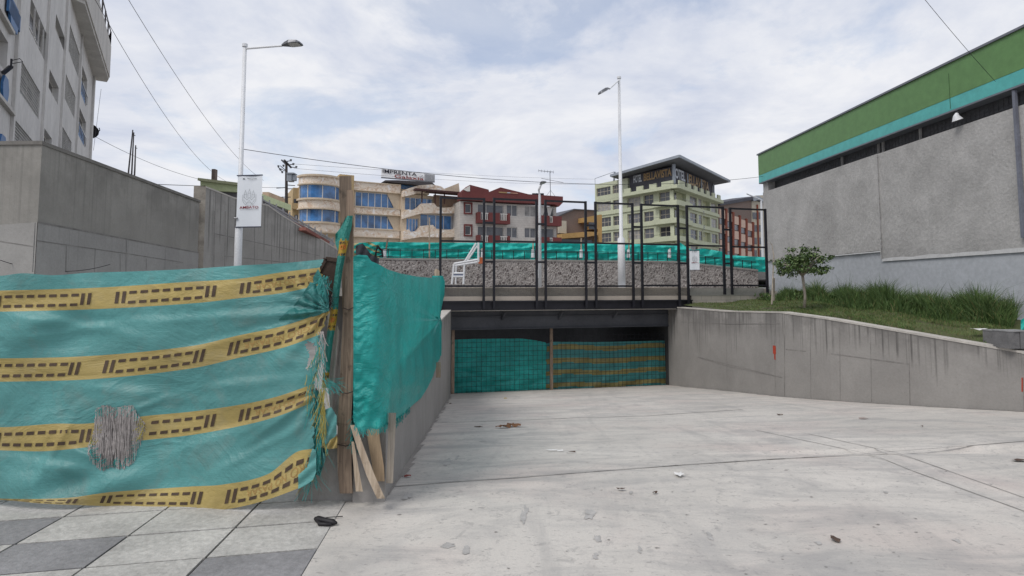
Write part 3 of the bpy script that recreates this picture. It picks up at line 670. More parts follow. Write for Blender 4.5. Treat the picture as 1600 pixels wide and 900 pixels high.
def mesh_grid(mb, F, x0, x1, z0f, z1, d, step=.15, r=.004):
    s0 = F.sz(x0, 560)[0]; s1 = F.sz(x1, 560)[0]; n = int((s1-s0)/step)
    for i in range(n+1):
        s_ = s0+(s1-s0)*i/n; F.box(mb, s_-r, s_+r, z0f(s_), z1, d, d+.006)
    z = -1.6
    while z < z1:
        F.box(mb, s0, s1, z-r, z+r, d+.007, d+.012); z += step
scr = thing('tarp_screen', 'plain teal tarp behind wire mesh in the left half of the underpass mouth', 'screen', SC.P(1.5, -1.5), 'tarp screens closing the underpass')
mb = MB(); cloth(mb, [(705, 531), (740, 529.5), (815, 529), (838, 532), (852, 535), (854, 537)], bottom_on_ramp(705, 854, SC), scD, 80, 34, wr1)
part('tarp_sheet', mb, m_teal, scr, smooth=True)
mb = MB(); mesh_grid(mb, SC, 706, 860, lambda s_: -1.75, .12, .10); part('wire_mesh', mb, m_steel, scr)
scr2 = thing('tarp_screen', 'teal tarp with yellow stripes behind wire mesh in the right half of the underpass mouth', 'screen', SC.P(5, -1.6), 'tarp screens closing the underpass')
mb = MB()
bands = [(.06, .165), (.34, .45), (.60, .70), (.87, .97)]
cloth(mb, [(853, 537), (865, 534), (930, 534.5), (1000, 533), (1042, 532)], bottom_on_ramp(853, 1042, SC), scD, 100, 44,
      lambda x, y: .02*sin(x*.07+y*.05)+.02*sin((x+y*1.6)*.16)*max(0, (y-560)/40)+.006*sin(x*.6), mfn=lambda u, v: 1 if any(a <= v+.02*sin(u*9) < b for a, b in bands) else 0)
part('tarp_sheet', mb, [tarp('screen_teal', (.055, .27, .27), .4, .6, .2, dirt=.1), tarp('screen_yellow', (.28, .24, .085), .45, .4, .2)], scr2, smooth=True)
mb = MB(); mesh_grid(mb, SC, 862, 1041, lambda s_: -1.75, .12, .10); part('wire_mesh', mb, m_steel, scr2)
for i, (px, lab) in enumerate(((706.5, 'wooden post at the left end of the underpass screens'), (859, 'wooden post between the plain and the striped underpass screen'), (1042, 'wooden post at the right end of the underpass screens by the grey wall'))):
    mb = MB(); s_ = SC.sz(px, 560)[0]; SC.box(mb, s_-.045, s_+.045, -1.85, .34, .13, .2); solo('screen_post', lab, 'post', mb, m_wood, 'posts of the underpass screens')

# ------------------------------------------------------------------ black steel frames on the deck edge
FR = Fac(DK.P(0, 0, .14)[:2], (1, .25))
FRX = [(688, 756, 310, 447, 377), (772, 838.5, 312, 447, 377.5), (852.5, 915.5, 315, 447, 379), (931, 989, 318, 447, 380.5), (1003, 1060.5, 321, 446, 382), (1074.5, 1131, 323.5, 446, 384), (1142.5, 1197.5, 327, 446, 386)]
nm = ['leftmost black rectangular steel frame, above the teal tarp corner', 'second black steel frame from the left, right of the white ladder', 'third black steel frame from the left, just right of the small street lamp', 'middle black steel frame, in front of the tall lamp post',
      'fifth black steel frame from the left, between the tall lamp post and the banner', 'sixth black steel frame from the left, framing the small white banner', 'rightmost black steel frame, beside the rough grey building wall']
for i, (x0, x1, yt, yb, ym) in enumerate(FRX):
    s0 = FR.sz(x0, 400)[0]; s1 = FR.sz(x1, 400)[0]; zT = FR.sz((x0+x1)/2, yt)[1]; zB = FR.sz((x0+x1)/2, yb)[1]; zM = FR.sz((x0+x1)/2, ym)[1]
    w = .034; zl = .98 if i < 6 else 1.38
    if i == 5: zl = .98
    fr = thing('steel_frame', nm[i], 'frame', FR.P((s0+s1)/2, zl), 'black steel frames on the deck edge')
    for k, s_ in enumerate((s0, s1)):
        mb = MB(); zl2 = zl if not (i == 5 and k == 1) else 1.38
        FR.box(mb, s_-w, s_+w, zl2, zT+w, -w, w); part('post', mb, m_steel, fr)
    for z, nmn in ((zT, 'top_bar'), (zM, 'middle_bar'), (zB, 'bottom_bar')):
        mb = MB(); FR.box(mb, s0+w, s1-w, z-w*.8, z+w*.8, -w*.8, w*.8); part(nmn, mb, m_steel, fr)
    if i < 6:
        sn = FR.sz(FRX[i+1][0], 400)[0]
        for yy in (348+i*2.2, 409+i*.6):
            mb = MB(); z = FR.sz(x1+8, yy)[1]; FR.box(mb, s1+w, sn-w, z-.03, z+.03, -.03, .03); part('link_bar', mb, m_steel, fr)

# ------------------------------------------------------------------ stone wall, railing, upper mesh fence
mb = MB(); sE = 15.4; n = 40
def swtop(s_): return 2.7 if s_ < 11.6 else lerp(2.7, 2.38, min(1, (s_-11.6)/3.8))
sA = SW.sz(592, 420)[0]
for i in range(n):
    a = lerp(sA, sE, i/n); b = lerp(sA, sE, (i+1)/n)
    mb.face([SW.P(a, 1.3), SW.P(b, 1.3), SW.P(b, swtop(b)), SW.P(a, swtop(a))]); mb.face([SW.P(a, swtop(a)), SW.P(b, swtop(b)), SW.P(b, swtop(b), -.3), SW.P(a, swtop(a), -.3)], 1)
    mb.face([SW.P(a, swtop(a)-.07, .02), SW.P(b, swtop(b)-.07, .02), SW.P(b, swtop(b), .02), SW.P(a, swtop(a), .02)], 1)
    mb.face([SW.P(a, 1.3, -.3), SW.P(b, 1.3, -.3), SW.P(b, swtop(b), -.3), SW.P(a, swtop(a), -.3)])
mb.face([SW.P(sA, 1.3), SW.P(sA, swtop(sA)), SW.P(sA, swtop(sA), -.3), SW.P(sA, 1.3, -.3)])
SW.box(mb, sA-.55, sA-.01, 1.3, 2.45, -.5, .02, 1)
solo('stone_wall', 'low wall faced with pitted pinkish grey stones behind the black frames', 'wall', mb, [m_stone, M('grey_cement', (.30, .28, .26), .9, .2, 3)])
# railing
mb = MB(); rl = thing('railing', 'low black metal railing along the top of the stone wall', 'railing', SW.P(6, 2.7, -.1))
for z_ in (.34, .29, .05):
    mb = MB(); kn = [sA-.2, 11.6, 15.0, sE]; mb.tube([SW.P(a, swtop(a)+z_, -.12) for a in kn], .013, 5)
    part('rail', mb, m_steel, rl)
s_ = sA-.1
while s_ < sE: mb = MB(); SW.box(mb, s_-.012, s_+.012, swtop(s_)-.01, swtop(s_)+.34, -.132, -.108); part('baluster', mb, m_steel, rl); s_ += .43
mb = MB()
a = at(583, 411, 20.3); b = at(590, 384, 20.3); c = at(598, 402, 20.5); e = at(597, 391, 20.5)
mb.tube([a, b, e, c], .035, 6); 
for t_ in (.3, .6, .9): p = lerp3(a, b, t_); mb.tube([p, lerp3(c, e, t_)], .02, 5)
p = at(566, 384, 20.0)
solo('stair_handrail', 'short bent black handrail at the left end of the stone wall', 'railing', mb, m_steel)
mb = MB(); cloth(mb, [(556, 384), (567, 380), (580, 398), (592, 404)], [(556, 418), (567, 420), (580, 421), (592, 420)], lambda x, y: 20.1, 14, 10, lambda x, y: .05*sin(x*.5+y*.2))
solo('dark_cloth', 'crumpled dark grey cloth hanging at the left end of the stone wall', 'cloth', mb, M('charcoal_cloth', (.045, .05, .06), .8, .3, 5), smooth=True)
# mesh fence
MF = Fac(SW.P(0, 0, -1.0)[:2], (SW.t[0], SW.t[1])); mfD = facD(MF)
mf = thing('mesh_fence', 'long bright teal construction mesh fence behind the black railing', 'fence', MF.P(6, 2.3))
def wrf(x, y): return .07*sin(y*.55+sin(x*.045)*2.4+x*.02)+.05*sin(x*.21+y*.3)+.03*sin(x*.6)+.035*sin(x*.09+y*.9)
mb = MB(); cloth(mb, [(593, 378), (680, 379), (760, 379.5), (860, 380), (960, 381), (1060, 382), (1063, 379), (1070, 384), (1082, 391), (1098, 388), (1128, 393), (1134, 398), (1160, 400), (1200, 402)],
                 [(593, 412), (1060, 417), (1100, 421), (1200, 429)], mfD, 420, 22, wrf)
part('mesh_sheet', mb, m_teal_far, mf, smooth=True)
mb = MB(); cloth(mb, [(553, 380), (575, 378.5), (593, 378)], [(553, 412), (593, 412)], mfD, 40, 22, lambda x, y: .08*sin(y*.6+x*.2)+.04*sin(x*.5), mfn=lambda u, v: 1 if (v*4+.5*sin(u*5)) % 1 < .38 else 0)
part('striped_sheet', mb, [m_teal_far, M('pale_yellow_mesh', (.48, .42, .20), .7, .15, 5)], mf, smooth=True)
posts = [(601, 372, 606, 'leaning dark'), (671, 340, 671, ''), (753, 388, 753, ''), (832.5, 375, 833, ''), (908, 372, 908, ''), (982, 372, 983, ''), (1046, 388, 1047, '')]
for k, (xb, yt, xt, _) in enumerate(posts):
    mb = MB(); D = mfD(xb, 395)-.22; a = at(xb, 404, D); b = at(xt, yt, D); mb.bar(a, b, .05, .05)
    part('stake', mb, m_wood2 if k else m_wood, mf)
    if k != 1:
        mb = MB(); a = at(xb, 402.5, D-.05); b = at(xb, 390, D-.05); mb.tube([a, b], [.075, .06], 8); part('white_sleeve', mb, m_white, mf)

# ------------------------------------------------------------------ white ladder-like frame on the deck
lf = thing('white_rail_frame', 'white tubular frame like a small ladder standing on the deck before the stone wall', 'frame', at(728, 444, 19.2))
mb = MB(); Dw = 19.2
def wl(a, b, r=.036, dd=0): mb.tube([at(*a, Dw+dd), at(*b, Dw+dd)], r, 7)
wl((706, 444), (709.5, 412)); wl((712, 444), (713, 412), .03, .3); wl((724, 444), (726, 410)); wl((747.5, 379), (747.5, 409))
wl((709.5, 412), (747.5, 405.5)); wl((711, 415), (746, 409.5)); wl((744, 380), (725, 411)); wl((746, 384), (728, 411), .03, .2)
wl((709, 427), (725, 427)); wl((708, 432), (725, 432)); part('tubes', mb, m_white, lf)
mb = MB(); p = at(709, 428, Dw); q_ = at(724, 431.5, Dw); mb.box(p[0], q_[0], Dw-.02, Dw+.02, q_[2], p[2]); part('blue_plate', mb, M('faded_blue', (.10, .13, .22), .6), lf)
mb = MB(); p = at(752, 407, 20.6); mb.idx([add(p, (x*.1, y*.1, z*.12)) for x, y, z in ((-1, -1, -1), (1, -1, -.8), (1.1, 1, -1), (-1, 1, -.9), (-.6, -.8, .9), (.8, -.7, .6), (.6, .8, 1), (-.8, .8, .7))], [(0, 3, 2, 1), (4, 5, 6, 7), (0, 1, 5, 4), (1, 2, 6, 5), (2, 3, 7, 6), (3, 0, 4, 7)])
solo('orange_rag', 'small orange rag at the top of the stone wall beside the white frame', 'rag', mb, M('orange_cloth', (.42, .11, .04), .8))

# ------------------------------------------------------------------ lamp posts and banners
def head(mb1, mb2, c, d_, l, w):                        # LED lamp head: tapered body and a lens below
    x = nrm(d_); s_ = nrm(cross(x, (0, 0, 1))); u_ = nrm(cross(s_, x)); prof = [(0, .32, .25), (.18, .55, .75), (.45, 1, 1), (.85, 1, .75), (1, .8, .35)]; V = []
    for t_, ww, hh in prof:
        o = add(c, mul(x, l*t_)); h_ = w*.33*hh
        for a_, b_ in ((-1, 0), (1, 0), (.75, 1), (-.75, 1)): V.append(add(o, add(mul(s_, a_*ww*w/2), mul(u_, b_*h_))))
    n_ = len(prof); fs = [(i*4+k, i*4+(k+1) % 4, i*4+4+(k+1) % 4, i*4+4+k) for i in range(n_-1) for k in range(4)]+[(3, 2, 1, 0), tuple((n_-1)*4+k for k in range(4))]
    mb1.idx(V, fs)
    q_ = [add(c, add(mul(x, l*t_), add(mul(s_, w*.38*k), mul(u_, -.012)))) for t_, k in ((.4, -1), (.92, -1), (.92, 1), (.4, 1))]; mb2.prism(q_, mul(u_, .008))
def lamp(label, x, D, ybase, ywide, ytop, arm_end, arm_from, hd, hl, hw, rw_, rt, zb=None, name='street_lamp', grp='white street lamps'):
    zb = at(x, ybase, D)[2] if zb is None else zb; X = at(x, ybase, D)[0]
    zw = at(x, ywide, D)[2]; zt_ = at(x, ytop, D)[2]
    o = thing(name, label, 'street lamp', (X, D, zb), grp)
    mb = MB(); mb.tube([(X, D, zb), (X, D, zw), (X, D, zw+.06), (X, D, zt_)], [rw_, rw_*.95, rt*1.1, rt*.8], 12); part('pole', mb, m_white, o, smooth=True)
    mb = MB(); mb.tube([(X, D, zb), (X, D, zb+.02)], rw_*2.0, 12); part('base_plate', mb, m_white, o)
    a = (X, D, arm_from) ; mb = MB(); mb.tube([a, arm_end], [rt*.5, rt*.45], 8); mb.tube([(X, D, zt_-.02), (X, D, zt_+.05)], rt*1.2, 10); part('arm', mb, m_white, o)
    m1, m2 = MB(), MB(); head(m1, m2, arm_end, hd, hl, hw); h_ = part('lamp_head', m1, m_lamp, o); part('lens', m2, m_lens, h_)
    return o
Dl = 13.0; xL = at(366.5, 415, Dl)[0]
pe = at(441, 71.5, Dl-.2)
l1 = lamp('tall white street lamp on the left carrying a large white banner', 366.5, Dl, 560, 356, 72, pe, at(377, 76, Dl)[2], (1, -.15, .03), .46, .26, .085, .05, zb=-.04)
Dr = 20.3; pr_ = at(952, 139, Dr-.6)
l2 = lamp('tall white street lamp standing on the deck near the middle of the frames', 971.5, Dr, 441, 373, 122, pr_, at(969, 125, Dr)[2], (-.75, -.35, -.5), .46, .3, .135, .06, zb=1.6)
Ds = 20.2; a_ = at(841.5, 305, Ds)
def smalllamp():
    X = at(843.5, 400, Ds)[0]; o = thing('street_lamp', 'short white street lamp with a bent top beside the third black frame', 'street lamp', (X, Ds, 1.6), 'white street lamps')
    mb = MB(); mb.tube([(X, Ds, 1.6), (X, Ds, at(843, 305, Ds)[2]), at(841.8, 297, Ds), at(845.5, 288, Ds-.2)], [.065, .045, .04, .035], 10); part('pole', mb, m_white, o, smooth=True)
    m1, m2 = MB(), MB(); head(m1, m2, at(844, 289, Ds-.15), (.5, -.6, .25), .26, .19); h_ = part('lamp_head', m1, m_lamp, o); part('lens', m2, m_lens, h_)
    mb = MB(); mb.box(X-.13, X-.05, Ds-.06, Ds+.05, 1.95, 2.25); part('junction_box', mb, m_white, o)
smalllamp()
mb = MB(); X = at(1192, 400, 27)[0]; mb.tube([(X, 27, 2.3), (X, 27, at(1191, 312, 27)[2])], [.07, .05], 8)
a = at(1191, 313, 27); mb.tube([a, add(a, (-.9, -.4, .25))], .03, 6); solo('lamp_pole', 'distant thin white pole behind the rightmost black frame', 'pole', mb, m_white)
# banner on the tall left lamp
def banner(o, c0, c1, D, scale, dots=True):
    (x0, y0), (x1, y1) = c0, c1; p = at(x0, y0, D); q_ = at(x1, y1, D); x_0, x_1, z_1, z_0 = p[0], q_[0], p[2], q_[2]; Wd, Hd = x_1-x_0, z_1-z_0
    skew = -.10*Wd
    f = lambda u, v, d_=0: (x_0+Wd*u, D+skew*u-.012-d_, z_0+Hd*v+.012*sin(u*3)*scale)
    mb = MB(); n_ = 10; V = [f(i/n_, j/n_, .008*sin(i*.8)*scale) for j in range(n_+1) for i in range(n_+1)]
    mb.idx(V, [(j*(n_+1)+i, j*(n_+1)+i+1, (j+1)*(n_+1)+i+1, (j+1)*(n_+1)+i) for j in range(n_) for i in range(n_)])
    part('banner_sheet', mb, M('banner_white', (.74, .77, .81), .55, .02, 2, fine=.01), o, smooth=True)
    mb = MB(); e = .016*scale
    textfit(mb, 'AMBATO', lambda u, v: f(.12+.76*u, .345+.05*v, e), 0, .012)
    part('lettering', mb, m_bannerred, o)
    mb = MB()
    def st(*pts, w=.005*scale):
        for (a, b), (c, d_) in zip(pts[:-1], pts[1:]):
            P_, Q_ = f(a, b, e), f(c, d_, e); dx, dz = Q_[0]-P_[0], Q_[2]-P_[2]; l = sqrt(dx*dx+dz*dz) or 1; nx, nz = -dz/l*w/2, dx/l*w/2
            mb.face([(P_[0]-nx, P_[1], P_[2]-nz), (Q_[0]-nx, Q_[1], Q_[2]-nz), (Q_[0]+nx, Q_[1], Q_[2]+nz), (P_[0]+nx, P_[1], P_[2]+nz)])
    for cx0, tp in ((.34, .69), (.5, .71), (.66, .68)):
        st((cx0-.05, .55), (cx0-.05, tp-.06), (cx0, tp), (cx0+.05, tp-.06), (cx0+.05, .55)); st((cx0-.05, tp-.07), (cx0+.05, tp-.07)); st((cx0, tp), (cx0, tp+.02))
    st((.24, .62), (.24, .50), (.32, .43), (.5, .40), (.68, .43), (.77, .50), (.77, .62)); st((.27, .52), (.4, .45), (.5, .5), (.62, .44), (.74, .53)); st((.29, .57), (.42, .51), (.5, .56), (.6, .51), (.72, .58)); st((.36, .43), (.5, .47), (.64, .43))
    st((.15, .325), (.9, .325), w=.004*scale)
    st((.22, .925), (.30, .925), w=.03*scale); st((.4, .93), (.58, .915), (.78, .925), w=.012*scale)
    part('emblem', mb, m_bannergrey, o)
    mb = MB()
    for v in (0, 1): mb = MB(); P_, Q_ = f(-.03, v), f(1.0, v); mb.bar(P_, Q_, .02*scale+.01, .02*scale); part('banner_bar', mb, m_navy, o)
bn1 = thing('banner', 'large white AMBATO banner hung on the tall left street lamp', 'banner', at(390, 356, Dl), 'white municipal banners')
banner(bn1, (372, 274.5), (410, 355), Dl-.06, 1.0)
mb = MB(); mb.tube([at(366, 341, Dl-.1), at(371, 341, Dl-.1)], .02, 6); part('clamp', mb, m_lamp, bn1)
bn2 = thing('banner', 'small white AMBATO banner on a short post beside the stone wall', 'banner', at(1078, 444, 20.8), 'white municipal banners')
banner(bn2, (1077.5, 391.5), (1092.5, 422), 20.8, .8)
mb = MB(); X = at(1077, 440, 20.85)[0]; mb.tube([(X, 20.85, 1.6), (X, 20.85, at(1077, 390, 20.85)[2])], .04, 8); part('post', mb, m_white, bn2)

# ------------------------------------------------------------------ striped tarp on the left
def pl_(c):
    def f(x):
        if x <= c[0][0]: return c[0][1]
        for i in range(len(c)-1):
            (x0, y0), (x1, y1) = c[i], c[i+1]
            if x <= x1:
                t = (x-x0)/(x1-x0)
                m0 = (y1-c[i-1][1])/(x1-c[i-1][0])*(x1-x0) if i else (y1-y0); m1 = (c[i+2][1]-y0)/(c[i+2][0]-x0)*(x1-x0) if i+2 < len(c) else (y1-y0)
                return (2*t**3-3*t*t+1)*y0+(t**3-2*t*t+t)*m0+(-2*t**3+3*t*t)*y1+(t**3-t*t)*m1
        return c[-1][1]
    return f
CV = [[(-280, 438), (0, 431), (35, 427), (82, 430), (140, 426), (210, 424), (300, 420), (373, 415), (443, 411), (506, 405)],
      [(-280, 460), (0, 454), (150, 449.5), (300, 440), (373, 435.5), (443, 425), (500, 418)],
      [(-280, 492), (0, 487), (150, 483), (300, 474), (373, 466), (443, 457.5), (505, 444)],
      [(-280, 560), (0, 560), (150, 555.6), (300, 540.5), (373, 524), (443, 509), (514, 485)],
      [(-280, 600), (0, 596.5), (150, 592), (300, 575.5), (373, 559), (443, 543), (499, 523)],
      [(-280, 664), (0, 667.5), (86, 662), (138, 661.6), (227, 650), (300, 643), (383, 631), (435, 619), (490, 600)],
      [(-280, 700), (0, 703.7), (69, 705), (138, 698.5), (224, 688), (300, 679.5), (383, 664), (435, 650), (492, 627)],
      [(-280, 768), (0, 779), (103, 778), (172, 769), (300, 760), (349, 757), (418, 741), (462, 707), (488, 701)],
      [(-280, 775), (0, 781), (69, 787), (172, 791), (300, 795.6), (349, 796), (400, 786), (456, 767), (487, 752)]]
XR = [506, 500, 505, 514, 500, 490, 492, 489, 490]; CF = [pl_(c) for c in CV]
def tw(px, py):                                        # relief of the big tarp, metres towards the camera
    w = .030*sin(px*.012+1.3)+.018*sin(px*.021+py*.016)+.012*sin((px-py*1.4)*.035+.8*sin(px*.01))
    dx, dy = px-513, py-484; r = sqrt(dx*dx+dy*dy)+1; a = math.atan2(dy, -dx)
    w += .020*sin(a*17)*exp(-r/75)*min(1, r/14)+.015*sin(a*8+1)*exp(-r/170)*min(1, r/40)
    dx, dy = px-505, py-610; r = sqrt(dx*dx+dy*dy)+1; a = math.atan2(dy, -dx)
    if a > 0: w += .022*sin(a*15)*exp(-r/90)*min(1, r/14)*min(1, a*3)
    g = max(0, 1-((px-60)/170)**2-((py-515)/60)**2); w += .035*g*sin((px*.55+py)*.05)      # slack fold upper left
    g = exp(-((px-150)/120)**2-((py-755)/38)**2); w += .03*g*sin((px+py*2.3)*.04)
    for ax_, ay_, bx_, by_, am, wd in ((10, 492, 205, 522, .022, 9), (40, 530, 190, 505, .014, 7), (210, 505, 500, 486, .016, 8), (250, 560, 508, 492, .012, 6), (90, 600, 330, 628, .012, 9), (30, 720, 160, 742, .02, 9),
                                        (250, 715, 480, 640, .014, 10), (330, 742, 492, 655, .014, 7), (60, 745, 120, 640, .014, 7), (300, 610, 470, 590, .012, 8), (-150, 520, 20, 560, .02, 10), (210, 640, 262, 622, .012, 5), (110, 700, 148, 716, .014, 5), (380, 700, 495, 612, .012, 6)):
        L2 = (bx_-ax_)**2+(by_-ay_)**2; t_ = ((px-ax_)*(bx_-ax_)+(py-ay_)*(by_-ay_))/L2
        if -.3 < t_ < 1.3:
            q = ((px-ax_)*(by_-ay_)-(py-ay_)*(bx_-ax_))/sqrt(L2); e_ = max(0, 1-((t_-.5)/.8)**2); w += am*e_*e_*(exp(-(q/wd)**2)-.6*exp(-((q-wd*1.6)/wd)**2))
    w += .05*max(0, (py-700)/90)*(1 if py > 700 else 0)*(.6+.4*sin(px*.02))                 # belly near the hem
    w += .006*sin(px*.051+py*.017+2*sin(py*.013))*sin(py*.043+px*.009)
    return w
def TD(px, py): return 4.36-.06*((px-100)/400)-tw(px, py)
def tv(px, v, lift=0):                                   # v in 0..8 counts the stripe edges
    k = min(7, int(v)); y = lerp(CF[k](px), CF[k+1](px), v-k); return at(px, y, TD(px, y)-lift)
mb = MB(); nx = 300; segs = [6, 10, 24, 10, 24, 10, 24, 8]; vv = [0]
for k, n_ in enumerate(segs): vv += [k+(j+1)/n_ for j in range(n_)]
def xr(v): k = min(7, int(v)); return lerp(XR[k], XR[k+1], v-k)+1.6*sin(v*23)+1.2*sin(v*51)
V = []; xl0 = -280
for v in vv:
    for i in range(nx+1):
        px = lerp(xl0, xr(v), i/nx); V.append(tv(px, v))
HX, HY = 184, 683
HP = [(150, 641), (160, 635), (185, 637), (207, 634), (214, 650), (225, 662), (219, 690), (209, 704), (207, 722), (187, 731), (172, 727), (158, 733), (146, 722), (137, 700), (147, 676), (149, 655)]
def inhole(px, py):
    c = False
    for (x0, y0), (x1, y1) in zip(HP, HP[1:]+HP[:1]):
        if (y0 > py) != (y1 > py) and px < (x1-x0)*(py-y0)/(y1-y0)+x0: c = not c
    return c
fs, ms = [], []
for j in range(len(vv)-1):
    vm = (vv[j]+vv[j+1])/2; k = int(vm)
    for i in range(nx):
        px = lerp(xl0, xr(vm), (i+.5)/nx); py = lerp(CF[k](px), CF[k+1](px), vm-k)
        if inhole(px, py): continue
        if vm > 3.9 and vm < 5.3 and ((px-(486+5*sin(vm*9)))/8)**2+((vm-4.35)/.3)**2 < 1: continue      # worn holes by the torn edge
        fs.append((j*(nx+1)+i, (j+1)*(nx+1)+i, (j+1)*(nx+1)+i+1, j*(nx+1)+i+1)); ms.append(1 if k in (1, 3, 5, 7) else 0)
mb.idx(V, fs, ms)
def pq(k, xa, xb, va, vb, sl, m):                        # printed patch on stripe k
    n_ = max(1, int((xb-xa)/7)); sh = lambda v: sl*(.5-v)
    if (xb+xa)/2 > xr(k+(va+vb)/2)-4: return
    y = lerp(CF[k](xa), CF[k+1](xa), (va+vb)/2)
    if inhole(xa, y) or inhole(xb, y): return
    for i in range(n_):
        a, b = lerp(xa, xb, i/n_), lerp(xa, xb, (i+1)/n_)
        mb.face([tv(a+sh(vb), k+vb, .004), tv(b+sh(vb), k+vb, .004), tv(b+sh(va), k+va, .004), tv(a+sh(va), k+va, .004)], m)
for k, off, sl in ((1, 180, 5), (3, 162, 10), (5, 179, 8), (7, 158, 9)):
    for blk in range(-3, 3):
        x0 = off+195*blk
        for a in (0, 10.5, 141, 151.5): 
            for jj in range(3): pq(k, x0+a, x0+a+5.6, .24+.18*jj, .42+.18*jj, sl, 2)
        for i in range(7):
            for va in (.24, .69): pq(k, x0+21+17.4*i, x0+21+17.4*i+11.6, va, va+.13, sl, 2)
    # upside-down warning lettering, faded, in the right-hand block of each stripe
    for w_, fa, fb in (('PELIGRO', .60, 1.14), ('NO', .40, .55), ('PASAR', .02, .36)):
        x0 = off+195+22 if k != 7 else off+195+30; vs, fs_ = textmesh(w_, -.012); wx = max(v[0] for v in vs)
        keep = []
        for f_ in fs_:
            c = sum(vs[i][0] for i in f_)/len(f_)/wx; px = x0+118*(fb-(fb-fa)*c)
            if px < xr(k+.5)-7: keep.append(f_)
        pts_ = []
        for v in vs:
            px = x0+118*(fb-(fb-fa)*v[0]/wx); vy = .40+.27*min(1, max(0, v[1]/.72)); pts_.append(tv(px, k+vy, .0035))
        if keep: mb.idx(pts_, keep, 3)
tp = solo('striped_tarp', 'long faded teal warning tarp with yellow dashed stripes, hung across the pavement', 'tarp', mb, [m_st_teal, m_st_yel, m_print, m_orange], smooth=True)
WO[tp.name] = tuple(tp.location)
mb = MB()                                                # threads left across the hole
for i in range(900):
    x = R.uniform(134, 228); col_ = [y for y in range(630, 738, 3) if inhole(x, y)]
    if not col_: continue
    a0 = col_[0]-R.uniform(0, 3); a1 = col_[-1]+R.uniform(0, 5)
    if i % 4 == 0: a1 = lerp(a0, a1, R.uniform(.3, .8)); x += R.uniform(-3, 3)
    if R.random() < .35: a0, a1 = (a0, lerp(a0, a1, R.uniform(.4, .9))) if R.random() < .5 else (lerp(a0, a1, R.uniform(.3, .7)), a1)
    ph = R.uniform(0, 6); am = R.uniform(.3, 1.6); w = R.uniform(.3, .9); lf_ = R.uniform(-.006, .008); n_ = 9; xs = x+R.uniform(-4, 4)
    P_ = [(lerp(x, xs, j/n_)+am*sin(ph+j*.7), lerp(a0, a1, j/n_)) for j in range(n_+1)]
    for (xa, ya), (xb, yb) in zip(P_[:-1], P_[1:]):
        d0 = TD(xa, ya)-lf_; d1 = TD(xb, yb)-lf_; mb.face([at(xa, ya, d0), at(xb, yb, d1), at(xb+w, yb, d1), at(xa+w, ya, d0)], 0 if i % 5 else 3)
for i in range(300):
    k_ = R.randrange(len(HP)); t_ = R.random(); x = lerp(HP[k_][0], HP[(k_+1) % len(HP)][0], t_); y = lerp(HP[k_][1], HP[(k_+1) % len(HP)][1], t_); a = math.atan2(y-HY, x-HX); m = 1 if not (CF[5](x) < y < CF[6](x)) else 2
    l = R.uniform(5, 18); b = a+pi+R.uniform(-.9, .9); c = R.uniform(-1, 1); p = (x, y); 
    for j in range(4):
        q_ = (p[0]+l/4*cos(b+c*j*.4), p[1]+l/4*sin(b+c*j*.4)); d0 = TD(*p)-.006; mb.face([at(p[0], p[1], d0), at(q_[0], q_[1], d0), at(q_[0]+.8, q_[1]+.5, d0), at(p[0]+.8, p[1]+.5, d0)], m); p = q_
o = part('frayed_patch', mb, [m_thread, m_thread_t, m_thread_y, M('dark_thread', (.17, .155, .15), .8)], tp); o['kind'] = 'stuff'
mb = MB()                                                # ragged right edge: hanging strands
def strand(x, y, l, ang, curl, m, w=.9, lift=.01, n_=7, dd=0):
    p = (x, y); b = ang
    for j in range(n_):
        q_ = (p[0]+l/n_*cos(b), p[1]+l/n_*sin(b)); b += curl*R.uniform(.3, 1.2)
        d0 = 4.30-lift+dd; mb.face([at(p[0], p[1], d0), at(q_[0], q_[1], d0-.003), at(q_[0]+w, q_[1]+w*.4, d0-.003), at(p[0]+w, p[1]+w*.4, d0)], m); p = q_
for i in range(260):
    y = R.uniform(520, 735); x = 490+8*sin(y*.05)+R.uniform(-5, 8); strand(x, y, R.uniform(12, 60), R.uniform(1.2, 1.9), R.uniform(-.12, .12), 0 if R.random() < .85 else 1, R.uniform(.4, .9), R.uniform(0, .05))
for i in range(70): strand(R.uniform(500, 508), R.uniform(595, 660), R.uniform(20, 50), R.uniform(1.4, 1.9), R.uniform(-.08, .08), 1, R.uniform(.4, .9), R.uniform(.01, .06))
for i in range(90): strand(R.uniform(496, 512), R.uniform(430, 450), R.uniform(5, 16), R.uniform(.4, 2.4), R.uniform(-.4, .4), 0, .9, R.uniform(.02, .05))
for i in range(40): strand(R.uniform(505, 515), R.uniform(455, 480), R.uniform(8, 24), R.uniform(1.0, 2.2), R.uniform(-.3, .3), 2, 1.2, .0)
for i in range(14): strand(R.uniform(494, 508), R.uniform(515, 560), R.uniform(12, 30), R.uniform(1.1, 1.9), R.uniform(-.2, .2), 3, R.uniform(1, 2.2), R.uniform(-.01, .03))
for i in range(60): strand(R.uniform(500, 522), R.uniform(590, 604), R.uniform(14, 30), R.uniform(.1, 1.0), R.uniform(-.1, .1), 0, 1.1, R.uniform(.03, .07))
part('frayed_edge', mb, [m_thread_t, m_thread_y, m_black, m_thread], tp)['kind'] = 'stuff'
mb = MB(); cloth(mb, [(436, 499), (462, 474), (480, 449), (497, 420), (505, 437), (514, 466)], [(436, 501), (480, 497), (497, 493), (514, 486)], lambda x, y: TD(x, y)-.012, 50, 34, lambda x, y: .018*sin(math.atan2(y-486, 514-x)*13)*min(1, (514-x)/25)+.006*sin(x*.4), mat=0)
part('torn_fold_shade', mb, tarp('shadowed_teal_layer', (.035, .20, .19), .42, .5, .1, dirt=.1), tp, smooth=True)  # added darker sheet: shade of the doubled fold put into its colour
